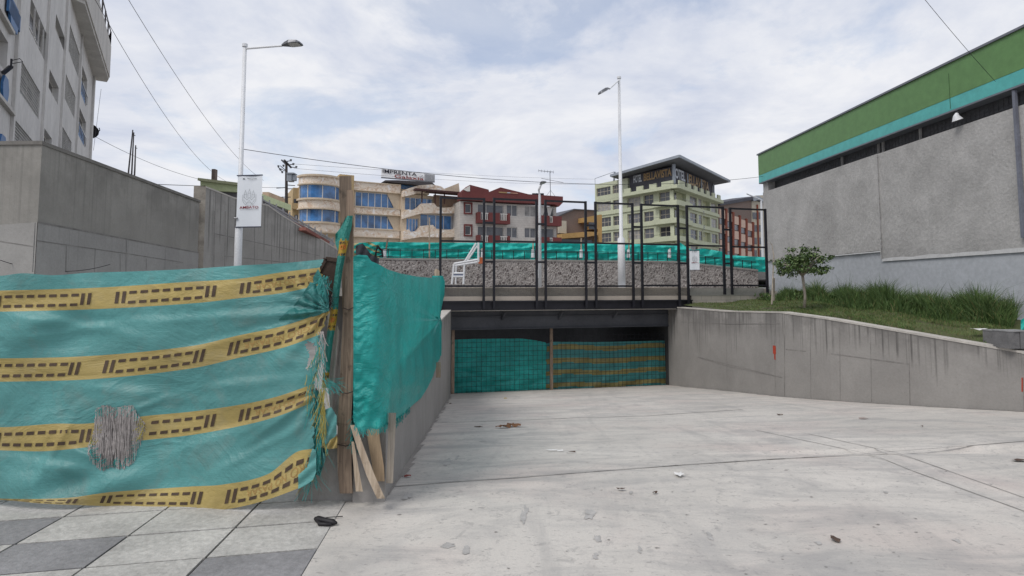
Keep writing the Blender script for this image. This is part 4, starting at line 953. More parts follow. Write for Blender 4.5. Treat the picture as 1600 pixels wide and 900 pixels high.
mb = MB(); cloth(mb, [(486, 600), (497, 610), (506, 630), (514, 668)], [(488, 740), (500, 744), (508, 720), (514, 700)], lambda x, y: 4.30, 30, 60, lambda x, y: .03*sin(x*.9+sin(y*.12)*2)+.015*sin(y*.3+x*.5), mat=0)
part('crumpled_edge', mb, m_st_teal, tp, smooth=True)
mb = MB()                                                # gathered loose corners of tarp by the post
cloth(mb, [(499, 650), (508, 640), (518, 636), (526, 650)], [(500, 690), (510, 694), (518, 690), (526, 678)], lambda x, y: 4.27, 18, 18, lambda x, y: .010*sin(x*.35+y*.2), mat=0)
cloth(mb, [(500, 690), (512, 690), (527, 680)], [(502, 699), (514, 702), (527, 700)], lambda x, y: 4.28, 14, 8, lambda x, y: .02*sin(x*.6+y*.3), mat=1)
cloth(mb, [(466, 742), (480, 730), (488, 700), (494, 704)], [(466, 764), (480, 757), (489, 750), (495, 735)], lambda x, y: 4.22, 18, 14, lambda x, y: .007*sin(x*.25+y*.3), mat=0)
part('loose_corner', mb, [m_st_teal, m_st_yel], tp, smooth=True)

# brown board, wooden post, mesh strip, planks
mb = MB(); Db = 4.42
pts = [(509, 404), (531, 407), (529, 425), (522, 452), (514, 466), (511, 446), (494, 432)]
mb.prism([at(x, y, Db) for x, y in pts], (0, .02, 0)); mb.bar(at(509, 404, Db-.005), at(493, 433, Db-.005), .012, .03); mb.bar(at(509, 404, Db-.005), at(531, 407, Db-.005), .012, .03)
solo('brown_board', 'dark brown board corner wedged between the striped tarp and the wooden post', 'board', mb, m_brown)
def plank(name, label, pts, D, th, mat, grp=None, cat='plank', dd=0):
    """long board: left and right outline in pixels, subdivided, slightly uneven"""
    mb = MB(); n_ = len(pts); V = []
    for (xl, xr_, y), k in zip(pts, range(n_)):
        Dk = D+dd*k/(n_-1)
        V += [at(xl, y, Dk), at(xr_, y, Dk-.01), at(xr_, y, Dk+th), at(xl, y, Dk+th)]
    fs = [(i*4+k, i*4+4+k, i*4+4+(k+1) % 4, i*4+(k+1) % 4) for i in range(n_-1) for k in range(4)]+[(0, 1, 2, 3), tuple((n_-1)*4+k for k in (3, 2, 1, 0))]
    mb.idx(V, fs); 
    return solo(name, label, cat, mb, mat, grp)
D0 = 4.40
pb = [(542, 552, 297), (540.5, 553, 330), (541, 552.5, 372), (540.5, 553.5, 400), (539.5, 552.8, 430), (537.5, 553, 470), (534.5, 552.5, 520), (532.5, 552, 560), (530.5, 551, 610), (528, 549, 650), (526.5, 549, 700), (528, 549.5, 740), (531, 551, 771)]
post = plank('timber_post', 'tall weathered wooden post between the striped tarp and the plain teal tarp', pb, D0, .08, m_wood, cat='post')
mb = MB()
for y in (694, 481, 612): x0 = 529+(694-y)*.045; mb.tube([at(x0-2, y, D0-.02), at(540+(694-y)*.02, y+3, D0-.035), at(553, y-1, D0-.02)], .004, 5)
part('binding_wire', mb, M('rusty_wire', (.05, .035, .03), .8), post)
plank('timber_post', 'narrow squared timber rising behind the weathered post, top reaching the cream building', [(530, 549, 275), (531, 550, 320), (533, 552.5, 400), (535, 556, 480), (537, 556, 600), (541, 556, 700)], 4.56, .07, wood_mat('grey_brown_wood', (.20, .15, .11), (.10, .075, .055)), cat='post')
plank('plank', 'thin short plank leaning at the foot of the wooden post', [(549, 553, 690), (552, 559, 725), (556, 567, 768)], 4.33, .03, m_wood2, 'planks at the foot of the post', dd=-.02)
plank('plank', 'thick pale plank leaning outwards with its foot on the apron', [(547, 556, 664), (558, 569, 700), (573, 586, 744), (589, 602, 779)], 4.30, .05, m_wood2, 'planks at the foot of the post', dd=-.06)
plank('formwork_board', 'wide plywood board against the end of the ramp side wall', [(571, 590, 655), (575, 594, 690), (582, 600, 730), (586, 601, 752)], 4.39, .025, M('plywood_form', (.42, .31, .20), .8, .2, 6, stretch=(6, 6, .6)), dd=0, cat='board')
plank('formwork_board', 'grey narrow formwork board on the corner of the ramp side wall', [(607, 619, 645), (606, 617, 690), (603, 614, 755)], 4.375, .03, wood_mat('cement_stained_wood', (.36, .32, .27), (.24, .21, .175)), cat='board')
plank('plank', 'short pale batten hanging on the ramp side wall under the teal tarp', [(681.5, 689, 566), (681, 688.5, 590)], 9.7, .03, m_wood2, cat='plank')
# strip of warning mesh wrapped beside the post, from high up to knee height
mb = MB()
path = [(547, 337, 7), (543, 352, 11), (538, 372, 12), (535, 392, 10), (530, 420, 9), (526, 450, 9), (523, 478, 9), (520, 500, 10), (515, 530, 9), (512, 560, 8), (509, 590, 8), (508, 604, 8)]
def pm(y):
    for a, b in zip(path[:-1], path[1:]):
        if y <= b[1]: t = max(0, (y-a[1])/(b[1]-a[1])); return lerp(a[0], b[0], t), lerp(a[2], b[2], t)
    return path[-1][0], path[-1][2]
def ps(u, y, lift=0): c, w = pm(y); return at(c+w*(u*2-1)*.62, y, 4.37-.035*sin(pi*min(1, max(0, u)))-.004*sin(u*25+y*.2)-lift)
ny_ = 90; V = [ps(i/12, lerp(337, 606, j/ny_)) for j in range(ny_+1) for i in range(13)]
yb = lambda y: 375 < y < 399 or 483 < y < 516 or 582 < y < 606
mb.idx(V, [(j*13+i, (j+1)*13+i, (j+1)*13+i+1, j*13+i+1) for j in range(ny_) for i in range(12)], [1 if yb(lerp(337, 606, (j+.5)/ny_)+1.5*sin(i)) else 0 for j in range(ny_) for i in range(12)])
for y0 in (378, 396, 491, 509, 587): 
    for a in (.05, .38, .71): mb.face([ps(a, y0, .004), ps(a+.22, y0-1, .004), ps(a+.22, y0+2.5, .004), ps(a, y0+3.5, .004)], 2)
for y0, tx in ((382, 'RO'), (496, 'AR'), (592, 'PA')): textfit(mb, tx, lambda u, v: ps(.85-.7*u, y0+8*v, .005), 3, .04)
cloth(mb, [(524, 366), (532, 356), (541, 338), (549, 334)], [(521, 372), (528, 392), (534, 396), (541, 360)], lambda x, y: 4.41, 16, 16, lambda x, y: .03*sin(x*.5+y*.1), mat=0)
solo('mesh_strip', 'twisted strip of teal and yellow warning mesh tied along the wooden post', 'mesh strip', mb, [m_teal_strip := tarp('strip_teal', (.03, .26, .22), .5, .6, .15, dirt=.08), M('strip_yellow', (.42, .27, .03), .6, .2, 10), m_print, m_orange2], smooth=True)
# white woven sack cloth seen between the post and the tarps
mb = MB(); cloth(mb, [(512, 488), (519, 492), (532, 520), (548, 470), (556, 530)], [(506, 520), (516, 640), (530, 672), (548, 662), (556, 650)], lambda x, y: 4.50, 26, 40, lambda x, y: .02*sin(x*.5+y*.05))
solo('sack_cloth', 'dirty white woven cloth behind the wooden post', 'cloth', mb, M('white_weave', (.50, .46, .42), .85, .15, 8), smooth=True)

# plain teal tarp on the ramp side wall
def D2(px, py):
    u = (px-800)/FPX; Df = min(.656/(-u-.067), 11.3)*.978; x = (Df-4.18)*5
    return 4.18+(x if x > 30 else math.log(1+exp(x)))/5
def w2(x, y):
    k = D2(x, y)/4.4
    dx, dy = x-686, y-500; r = sqrt(dx*dx+dy*dy)+1; a = math.atan2(dy, -dx); w = .022*sin(a*11+.6*sin(a*4))*exp(-r/50)*min(1, r/10)+.025*sin(a*4.3+1)*exp(-r/170)
    w += .014*sin(y*.30+sin(x*.2)*2+sin(y*.05)*3)*exp(-(x-552)/14)+.007*sin(y*.21-x*.05+2*sin(x*.06))*min(1, max(0, (y-470)/120))
    w += .022*sin(((x-560)*.62-(y-400))*.035+.5)+.012*sin((x*.8+y)*.06+sin(y*.02)*2)
    w += .03*max(0, (y-560)/110)*sin((x*1.1+y*.35)*.2)*min(1, max(0, (x-560)/30))+.02*exp(-((x-568)/9)**2-((y-420)/40)**2)
    w = w*(1+2.2*min(1, max(0, (x-600)/50)))+(.09*min(1, max(0, (x-600)/50)))
    return w*k*.8
T2 = [(552, 401), (560, 398), (574, 399), (580, 408), (592, 413), (606, 421), (625, 427), (650, 432), (672, 434), (688, 432)]
B2_ = [(552, 655), (556, 668), (566, 673), (578, 669), (590, 671), (602, 665), (615, 660), (630, 648), (646, 632), (658, 622), (668, 606), (676, 590), (684, 566), (690, 556)]
mb = MB(); cloth(mb, T2, B2_, D2, 110, 150, w2)
t2o = solo('teal_tarp', 'plain bright teal tarp draped over the ramp side wall beside the wooden post', 'tarp', mb, m_teal, smooth=True)
WO[t2o.name] = tuple(t2o.location)
mb = MB()
for i in range(150): 
    x = R.uniform(553, 640); y = next((lerp(b0[1], b1[1], (x-b0[0])/(b1[0]-b0[0])) for b0, b1 in zip(B2_[:-1], B2_[1:]) if x <= b1[0]), 660)
    p = (x, y-3); b = R.uniform(1.2, 1.9); l = R.uniform(4, 15)
    for j in range(3):
        q_ = (p[0]+l/3*cos(b), p[1]+l/3*sin(b)); b += R.uniform(-.4, .4); d0 = D2(x, y)-w2(x, y)-.005; mb.face([at(*p, d0), at(*q_, d0), at(q_[0]+.8, q_[1], d0), at(p[0]+.8, p[1], d0)]); p = q_
for i in range(60):
    x, y = R.uniform(551, 556), R.uniform(640, 690); strand_p = (x, y); b = R.uniform(1.0, 2.0)
    for j in range(4): q_ = (strand_p[0]+6*cos(b), strand_p[1]+6*sin(b)); b += R.uniform(-.5, .5); mb.face([at(*strand_p, 4.36), at(*q_, 4.36), at(q_[0]+.9, q_[1], 4.36), at(strand_p[0]+.9, strand_p[1], 4.36)]); strand_p = q_
part('frayed_hem', mb, m_thread_t, t2o)['kind'] = 'stuff'
mb = MB(); Ds_ = 11.0                                   # gathered end of the tarp rolled on its stake
V = []; n_ = 14; yy = [431, 440, 460, 480, 495, 505, 520, 540, 556]
for j, y in enumerate(yy):
    w_ = [.09, .11, .10, .07, .05, .075, .07, .06, .05][j]
    for k in range(n_): t = 2*pi*k/n_; c = at(684+.6*sin(j), y, Ds_); V.append((c[0]+w_*(1+.25*sin(k*3+j))*cos(t), c[1]+w_*(1+.25*sin(k*3+j))*sin(t), c[2]))
mb.idx(V, [(j*n_+k, j*n_+(k+1) % n_, (j+1)*n_+(k+1) % n_, (j+1)*n_+k) for j in range(len(yy)-1) for k in range(n_)])
part('rolled_edge', mb, m_teal, t2o, smooth=True)
plank('stake', 'short splintered wooden stake topping the far corner of the plain teal tarp', [(681, 683, 420), (678.5, 686.5, 423), (679, 687, 445), (680, 688, 500), (680, 688, 520)], 11.12, .08, m_wood2, cat='stake')

# ------------------------------------------------------------------ left apartment building
c0 = 5.28
LB = Fac((-c0-.62*14, 14), (-.62, 1)); lb = thing('apartment_building', 'dirty white multi-storey building with blue panels and barred windows at top left', 'building', LB.P(20, -.05))
def lw_(x0, y0, x1, y1, ymid): s0 = LB.sz(x0, ymid)[0]; s1 = LB.sz(x1, ymid)[0]; xm = (x0+x1)/2; return (s0, s1, LB.sz(xm, y1)[1], LB.sz(xm, y0)[1])
SE = LB.sz(143, 180)[0]
HB = []; m_grille = M('pale_grille', (.58, .57, .55), .7)
for y0, y1, x0, x1 in ((117, 168, 31, 63), (24, 76, 45, 76), (203, 250, 22, 52)): HB.append((lw_(x0, y0, x1, y1, (y0+y1)/2), 'B'))
for y0, y1, x0, x1 in ((121, 152, 76, 92), (39, 64, 86, 102), (206, 235, 66, 81)): HB.append((lw_(x0, y0, x1, y1, (y0+y1)/2), 'C'))
for y0, y1, x0, x1 in ((131, 172, 101, 118), (58, 104, 107, 125), (205, 240, 92, 112)): HB.append((lw_(x0, y0, x1, y1, (y0+y1)/2), 'D'))
for y0, y1, x0, x1 in ((110, 160, 127, 136), (176, 222, 122, 134)): HB.append((lw_(x0, y0, x1, y1, (y0+y1)/2), 'E'))
for y0, y1, x0, x1 in ((52, 106, -4, 12), (-60, -10, 10, 26)): HB.append((lw_(x0, y0, x1, y1, (y0+y1)/2), 'A'))
mb = MB(); LB.holes(mb, 0, SE, -.05, 26, [h for h, _ in HB], .32)
LB.box(mb, 0, SE, -.05, 26, -9, -.34)
mb.face([LB.P(SE, -.05), LB.P(SE, 26), LB.P(SE, 26, -.34), LB.P(SE, -.05, -.34)])
for px in (18, 66, 95, 121): s_ = LB.sz(px, 170)[0]; LB.box(mb, s_-.10, s_+.10, -.05, 26, .002, .10)
LB.box(mb, SE-.5, SE+.05, -.05, 26, .002, .15)
part('wall', mb, m_lb, lb)
for (h, k) in HB:
    if k in 'BD':
        w = LB.window(lb, h, -.28, m_wtrim, m_dglass, 3, 2, .06); g = MB()
        n_ = int((h[1]-h[0])/.16)
        if k == 'B' and h[3] > 11.5:                      # projecting glazed guard
            for i in range(5): s_ = lerp(h[0], h[1], i/4); LB.box(g, s_-.02, s_+.02, h[2], h[3], -.05, 0)
        else:
            for i in range(n_+1): s_ = lerp(h[0]+.03, h[1]-.03, i/n_); LB.box(g, s_-.008, s_+.008, h[2], h[3], -.06, -.045)
            for i in range(9): z = lerp(h[2], h[3], (i+.5)/9); LB.box(g, h[0], h[1], z-.009, z+.009, -.044, -.03)
        part('grille', g, m_grille, w)
    elif k == 'E':
        zm = lerp(h[2], h[3], .55); LB.window(lb, (h[0], h[1], zm, h[3]), -.25, m_wtrim, m_dglass, 1, 1, .06)
        g = MB(); LB.box(g, h[0]+.05, h[1]-.2, h[2], zm-.02, -.12, -.05); part('blue_panel', g, m_lbblue, lb)
        g = MB(); LB.box(g, h[0], h[1], zm-.35, zm-.31, .03, .07)
        for i in range(6): s_ = lerp(h[0], h[1], i/5); LB.box(g, s_-.015, s_+.015, zm-.9, zm-.35, .03, .06)
        part('guard_rail', g, m_dglass, lb)
    else:
        LB.window(lb, h, -.28, m_wtrim, m_dglass if k != 'A' else m_gglass, 2, 1, .06)
for px0, y0, px1, y1 in ((6, 3, 26, 46), (-3, 118, 7, 162), (-8, 210, 3, 250)):
    h = lw_(px0, y0, px1, y1, (y0+y1)/2); g = MB(); a, b, z0, z1 = h; c = (b-a)*.22
    g.prism([LB.P(s_, z, .05) for s_, z in ((a+c, z0), (b-c, z0), (b, z0+c*2), (b, z1-c*1.5), (b-c, z1), (a+c, z1), (a, z1-c*1.5), (a, z0+c*2))], sub(LB.P(0, 0, .12), LB.P(0, 0, .05)))
    part('blue_panel', g, m_lbblue, lb)
g = MB()
for y in (29, 172): a = LB.sz(-30, y-48 if y < 100 else y-50)[0]; z = LB.sz(14, y+20 if y < 100 else y+3)[1]; LB.box(g, a, LB.sz(17, y)[0], z-.05, z+.07, .0, .14); part('ledge', g, m_lbs, lb); g = MB()

# top balcony with parapet and railing
sb0 = LB.sz(108, 30)[0]; zb_ = 17.5; sb1 = SE+.6; g = MB()
V = [(sb0, 0), (sb0+.5, .6), (sb1-.8, .95), (sb1, .8), (sb1, -1)]
def slab(g, V, z0, z1, m=0): g.prism([LB.P(s_, z0, d_) for s_, d_ in V], (0, 0, z1-z0), m)
slab(g, V, zb_, zb_+.2); 
for a, b in zip(V[:-1], V[1:]):
    A_, B_ = LB.P(a[0], zb_+.2, a[1]), LB.P(b[0], zb_+.2, b[1]); g.bar(add(A_, (0, 0, 1.2)), add(B_, (0, 0, 1.2)), .14, 2.4)
part('balcony', g, m_lbs, lb)
g = MB()
for a, b in zip(V[1:-1], V[2:]):
    A_, B_ = LB.P(a[0], zb_+2.6, a[1]), LB.P(b[0], zb_+2.6, b[1]); g.bar(add(A_, (0, 0, 1.1)), add(B_, (0, 0, 1.1)), .06, .06); g.bar(add(A_, (0, 0, .2)), add(B_, (0, 0, .2)), .04, .04)
    k = max(1, int(math.dist(A_, B_)/1.8))
    for i in range(k+1): p = lerp3(A_, B_, i/k); g.bar(p, add(p, (0, 0, 1.15)), .07, .07)
part('balcony_rail', g, M('old_iron', (.13, .12, .12), .7, .2, 4), lb)
p = at(133, 204, 45.5); g = MB(); dish = thing('satellite_dish', 'black satellite dish on a bracket at the corner of the dirty white building', 'satellite dish', p)
ax = nrm((.35, -.75, -.45)); n_ = 16; c = at(140, 203, 45.0); u1 = nrm(cross(ax, (0, 0, 1))); u2 = cross(ax, u1); V = []
for j in range(5):
    for k in range(n_): r = .62*j/4; t = 2*pi*k/n_; V.append(add(c, add(mul(ax, .30*(j/4)**2), add(mul(u1, r*cos(t)*1.1), mul(u2, r*sin(t))))))
g.idx(V, [(j*n_+k, j*n_+(k+1) % n_, (j+1)*n_+(k+1) % n_, (j+1)*n_+k) for j in range(4) for k in range(n_)]); part('dish', g, m_steel, dish, smooth=True)
g = MB(); g.tube([c, at(130, 213, 46), at(123, 208, 47.5)], .05, 6); g.tube([at(143, 210, 45.3), at(150, 209, 45), at(156, 203, 45), at(155, 200, 45)], .045, 6); part('bracket', g, m_steel, dish)
g = MB(); a = LB.sz(3, 115); c = LB.P(LB.sz(4, 115)[0], LB.sz(4, 115)[1], 0)
g.bar(c, add(c, nrm((.8, -.6, 0))), .12, .06); p = add(c, nrm((.8, -.6, 0))); g.tube([p, add(p, (.0, 0, .25))], .03, 6); g.tube([add(p, (0, 0, .2)), add(p, (.35, -.1, .22)), add(p, (.45, -.1, .12)), add(p, (.05, 0, .1))], .012, 5)
solo('wall_bracket', 'small dark bracket with wire loops on the dirty white building at the left edge', 'bracket', g, m_steel)

# ------------------------------------------------------------------ green fascia building on the right
GB = Fac((9.7, 22), (.052, -1)); sN = GB.sz(1600, 200)[0]+6; gb = thing('green_building', 'grey plastered building with a green and turquoise sheet fascia on the right', 'building', GB.P(6, .5))
zt1 = 5.27; s_st = GB.sz(1377, 380)[0]
mb = MB(); z1a = GB.sz(1350, 394)[1]; z1b = GB.sz(1450, 399)[1]
mb.face([GB.P(0, z1a, .03), GB.P(s_st, z1a, .03), GB.P(s_st, zt1, .03), GB.P(0, zt1, .03)], 0)
mb.face([GB.P(s_st, z1a, .03), GB.P(s_st, z1a), GB.P(s_st, zt1), GB.P(s_st, zt1, .03)], 2)
mb.face([GB.P(s_st, z1b, .0), GB.P(sN, z1b, .0), GB.P(sN, zt1, .0), GB.P(s_st, zt1, .0)], 0)
mb.face([GB.P(0, -.1, -.03), GB.P(sN, -.1, -.03), GB.P(sN, z1a, -.03), GB.P(0, z1a, -.03)], 1)
def ragged(s0, s1, z, h, d):
    n_ = int((s1-s0)/.12); t_ = [h*(.35+.65*abs(sin(i*.35))*R.uniform(.5, 1)) for i in range(n_+1)]
    for i in range(n_):
        a, b = lerp(s0, s1, i/n_), lerp(s0, s1, (i+1)/n_); mb.face([GB.P(a, z-h*.6, d), GB.P(b, z-h*.6, d), GB.P(b, z+t_[i+1]*.5, d), GB.P(a, z+t_[i]*.5, d)], 2)
ragged(s_st, sN, z1b-.02, .09, .006); ragged(GB.sz(1290, 400)[0], s_st, z1a-.02, .035, .036)
n_ = 40
for i in range(n_): a, b = lerp(z1b, zt1, i/n_), lerp(z1b, zt1, (i+1)/n_); w = .025+.02*R.random(); mb.face([GB.P(s_st-.005, a, .034), GB.P(s_st+w, a, .034), GB.P(s_st+w*.9, b, .034), GB.P(s_st-.005, b, .034)], 3)
GB.box(mb, 0, sN, -.1, zt1, -.3, -.05, 0)
part('wall', mb, [m_rough, m_smooth, m_edge, M('pale_plaster_edge', (.42, .41, .40), .9, .1, 6)], gb)
mb = MB(); s0 = GB.sz(1208, 290)[0]
GB.box(mb, 0, sN, zt1, 5.70, -.36, -.32); 
s_ = s0+.8
while s_ < sN: GB.box(mb, s_-.006, s_+.006, zt1, 5.70, -.31, -.30); s_ += .12
for z in (5.32, 5.4, 5.48, 5.56, 5.64): GB.box(mb, 0, sN, z-.004, z+.004, -.299, -.29)
part('grating', mb, m_grid, gb)
mb = MB(); GB.box(mb, -.02, .35, zt1, 5.7, -.28, 0)
part('end_post', mb, m_rough, gb)
for px in (1304, 1361, 1368, 1426): mb = MB(); s_ = GB.sz(px, 240)[0]; GB.box(mb, s_-.015, s_+.015, zt1, 5.7, -.26, -.2); part('post', mb, m_rough, gb)
mb = MB(); zg = 5.95; GB.box(mb, -.12, sN, zg, 6.75, -.2, .12); part('green_fascia', mb, m_fgreen, gb)
mb = MB(); GB.box(mb, -.12, sN, 5.66, zg-.004, -.2, .115); part('turquoise_fascia', mb, m_fteal, gb)
mb = MB(); GB.box(mb, -.16, sN, 6.75, 6.80, -.25, .16); GB.box(mb, -.12, sN, 5.62, 5.655, -.2, .12); part('flashing', mb, M('grey_flashing', (.17, .18, .21), .6, .1, 3), gb)
mb = MB()
for px in (1490,): s_, z = GB.sz(px, 115); GB.box(mb, s_-.006, s_+.006, 5.7, z, .121, .125)
s_ = 1.8
part('sheet_seam', mb, M('seam_green', (.06, .13, .045), .5), gb)
mb = MB(); s_ = GB.sz(1593, 200)[0]; GB.box(mb, s_-.03, s_+.03, 2.6, 5.6, .03, .09); part('downpipe', mb, M('blue_grey_pipe', (.17, .18, .22), .6), gb)
mb = MB(); GB.box(mb, 0, sN, -.1, 6.7, -12, -.4); part('building_core', mb, m_rough, gb)
fl = thing('floodlight', 'small white conical floodlight under the turquoise fascia', 'floodlight', GB.P(GB.sz(1503, 185)[0], 5.3, .1))
s_, z = GB.sz(1503, 188); c = GB.P(s_, z, .1); mb = MB(); mb.tube([c, add(c, (-.03, 0, .10)), add(c, (-.01, 0, .16))], [.11, .06, .03], 12); part('shade', mb, m_white, fl)
mb = MB(); mb.tube([add(c, (-.01, 0, .16)), GB.P(s_, 5.63, .05)], .012, 6); part('hanger', mb, m_lamp, fl)

# ------------------------------------------------------------------ grass bank, grass, small tree
def wallbase(t): y = lerp(22.5, 9.0, t); x = 10.84-.052*y; return (x-.02, y, lerp(1.32, .85, t))
edge = [(x+.2, y, zt-.02) for x, y, zb, zt in rw[:-1]]
edge = [(edge[0][0], 19.4, edge[0][2]+.1)]+edge[1:]
def epos(t):
    k = t*(len(edge)-1); i = min(len(edge)-2, int(k)); return lerp3(edge[i], edge[i+1], k-i)
def bank(t, u): 
    a, b = epos(t), wallbase(t); p = lerp3(a, b, u); k = max(0, 1-t/.22); p = (p[0], p[1], lerp(p[2], lerp(a[2], b[2]-.12, u**5), k)); return (p[0], p[1], p[2]+.10*sin(pi*min(1, u))+.03*sin(t*31+u*9)*min(1, u*6)*(u < .98))
mb = MB(); nt_, nu = 60, 20; V = [bank(j/nt_, i/nu) for j in range(nt_+1) for i in range(nu+1)]
mb.idx(V, [(j*(nu+1)+i, (j+1)*(nu+1)+i, (j+1)*(nu+1)+i+1, j*(nu+1)+i+1) for j in range(nt_) for i in range(nu)])
struct('grass_bank', mb, m_soil, smooth=True)
def blade(mb, p, h, w, lean, m, n_=3):
    a = R.uniform(0, 2*pi); dx, dy = cos(a), sin(a); b = R.uniform(0, 2*pi); lx, ly = cos(b)*lean*h, sin(b)*lean*h; V = []
    for k in range(n_): t = k/n_; V += [(p[0]-dx*w*(1-t*.7)+lx*t*t, p[1]-dy*w*(1-t*.7)+ly*t*t, p[2]+h*t*(1-.15*lean*t)), (p[0]+dx*w*(1-t*.7)+lx*t*t, p[1]+dy*w*(1-t*.7)+ly*t*t, p[2]+h*t*(1-.15*lean*t))]
    V.append((p[0]+lx, p[1]+ly, p[2]+h*(1-.3*lean)))
    mb.idx(V, [(2*k, 2*k+1, 2*k+3, 2*k+2) for k in range(n_-1)]+[(2*n_-2, 2*n_-1, 2*n_)], m)
mb = MB()
for i in range(24000):
    t = R.uniform(0, .80); lo = .62 if t < .22 else lerp(.62, .42, min(1, (t-.22)/.2)); u = R.uniform(lo, .99); p = bank(t, u)
    cl = .5+.5*sin(t*43+u*7)*sin(t*17+2+u*5)
    k = min(1, (u-lo)/.15+.25); h = (.15+.24*cl+.17*R.random()**2)*k*(1.45 if t > .3 else 1.0)*(.65+.5*abs(sin(t*29+u*3)))
    if R.random() < .02: h *= 1.5
    blade(mb, p, h, R.uniform(.004, .009), R.uniform(.1, .8), 0 if R.random() < .62 else (1 if R.random() < .85 else 2))
for i in range(2600):
    t = R.choice((.07, .13, .24, .31, .36, .45, .52, .6))+R.gauss(0, .012); u = lerp(.55, .9, R.random()); 
    p = bank(min(.79, max(0, t)), u); blade(mb, (p[0], p[1], p[2]+R.uniform(.0, .22)), R.uniform(.05, .14), R.uniform(.012, .024), R.uniform(.5, 1.4), R.choice((0, 1, 1, 2)) if R.random() < .5 else 0, 2)
solo('tall_grass', 'tall dark green grass growing against the pale grey wall on the bank', 'grass', mb, [m_g1, m_g2, m_g3], kind='stuff')
mb = MB()
for i in range(21000):
    t = R.uniform(0, .80); u = R.uniform(.015, .66 if t < .3 else .5)
    if t > .60 and u < .28 and R.random() < .8: continue
    p = bank(t, u); bare = sin(t*60+u*10)*sin(t*23+u*31) > .6
    if bare and R.random() < .7: continue
    blade(mb, p, R.uniform(.03, .075), R.uniform(.003, .006), R.uniform(.2, 1), 1 if R.random() < .55 else (2 if R.random() < .6 else 0), 2)
solo('short_grass', 'short dry green grass along the coping of the ramp wall', 'grass', mb, [m_g1, m_g2, m_g3], kind='stuff')
# tree
Dt = 13.6; tb = at(1257, 481, Dt); tr = thing('small_tree', 'small umbrella-shaped tree with a pale trunk on the grass bank', 'tree', tb)
mb = MB(); top = at(1254, 432, Dt)
mb.tube([tb, at(1258, 462, Dt), at(1256, 446, Dt), top], [.036, .030, .030, .034], 8); tips = []
cc_ = at(1255, 411, Dt)
for k in range(16):
    a = 2*pi*k/16+R.uniform(-.2, .2); r = R.uniform(.22, .58); e = (cc_[0]+r*cos(a)*.98, cc_[1]+r*sin(a), cc_[2]+R.uniform(-.06, .22)-(r-.3)*.25); m_ = add(lerp3(top, e, .5), (0, 0, .08))
    mb.tube([top, m_, e], [.017, .011, .005], 5); tips += [m_, e]
part('trunk', mb, m_bark, tr, smooth=True)
mb = MB()
clumps = []
for k in range(125):
    a = R.uniform(0, 2*pi); r = .52*sqrt(R.random()); hgt = .20*(1-(r/.62)**2)+.05
    rag = 1+.18*sin(a*3+1)+.1*sin(a*7); clumps.append((cc_[0]+r*cos(a)*rag, cc_[1]+r*sin(a)*rag, cc_[2]+R.uniform(-.30, .16)*(1-(r/.85)**2)+hgt*R.uniform(.4, 1.2)-.04-.16*(r/.6)**2))
for x_ in ((-.62, .03, .0), (-.56, .1, .06), (.62, -.02, .16), (.68, .05, .14), (.22, -.05, .33), (.30, 0, .35), (-.30, .0, -.27), (.34, .02, -.24), (-.36, .05, -.18), (.56, 0, -.10), (.44, 0, -.2), (-.2, 0, -.22)): clumps.append(add(cc_, x_))
for c in clumps:
    for _ in range(34):
        g = (R.gauss(0, .05), R.gauss(0, .05), R.gauss(0, .032)); p = add(c, g); a = R.uniform(0, 2*pi); d_ = nrm((cos(a), sin(a), R.uniform(-1.2, -.1))); l = R.uniform(.045, .085)
        s_ = nrm(cross(d_, (R.uniform(-.4, .4), R.uniform(-.4, .4), 1))); w = l*.26; q_ = add(p, mul(d_, l)); m1 = add(lerp3(p, q_, .45), (0, 0, .003))
        mb.idx([p, add(m1, mul(s_, w)), q_, add(m1, mul(s_, -w))], [(0, 1, 2, 3)], 0 if R.random() < .55 else 1)
part('crown', mb, [m_lf1, m_lf2], tr)
mb = MB(); p = at(1209, 470, 15.5); mb.tube([p, at(1209, 436, 15.5), at(1209.5, 434, 15.5)], [.03, .03, .02], 7); p = at(1206, 476, 15.3); mb.tube([p, at(1209, 400, 15.6), at(1206, 380, 15.7)], [.022, .018, .006], 6); mb.tube([at(1207.5, 408, 15.6), at(1222, 432, 15.5)], [.01, .012], 5)
mb.tube([at(1206, 412, 15.6), at(1214, 405, 15.5), at(1228, 404, 15.5)], [.008, .007, .004], 5); mb.tube([at(1207, 385, 15.7), at(1202, 376, 15.7), at(1199, 380, 15.7)], [.007, .005, .003], 5)
solo('dead_sapling', 'bare dead sapling tied to a short stake at the corner of the grey building', 'sapling', mb, m_bark)
# blocks, paper, green sheet at the right end of the bank
for i, (x0, x1, yt, yb, D) in enumerate(((1560, 1583, 518, 537, 9.35), (1577, 1612, 518.5, 541, 9.0))):
    g = thing('concrete_block', ('grey concrete block at the left of the pair on the bank edge', 'larger grey concrete block by the right edge of the photo on the bank')[i], 'block', at((x0+x1)/2, yb+3, D), 'concrete blocks on the bank')
    mb = MB(); a, b = at(x0, yb+4, D), at(x1, yt, D); w = b[0]-a[0]; n_ = 4
    for k in range(n_): mb.box(a[0]+w*k/n_+.003, a[0]+w*(k+1)/n_-.003, D+.012*(k % 2), D+.3, a[2], b[2]-.004*(k % 2))
    part('block_body', mb, m_pblock, g); mb = MB(); mb.box(a[0]-.004, b[0]+.004, D-.006, D+.31, b[2], b[2]+.018); part('block_top', mb, M('pale_block_top', (.27, .27, .27), .9, .2, 6), g)
mb = MB(); cloth(mb, [(1595, 500), (1602, 496), (1625, 498)], [(1597, 519), (1606, 520), (1625, 522)], lambda x, y: 9.3, 14, 12, lambda x, y: .03*sin(x*.4+y*.3)); solo('green_sheet', 'scrap of bright green plastic sheet on the concrete blocks', 'plastic sheet', mb, m_teal_far, smooth=True)
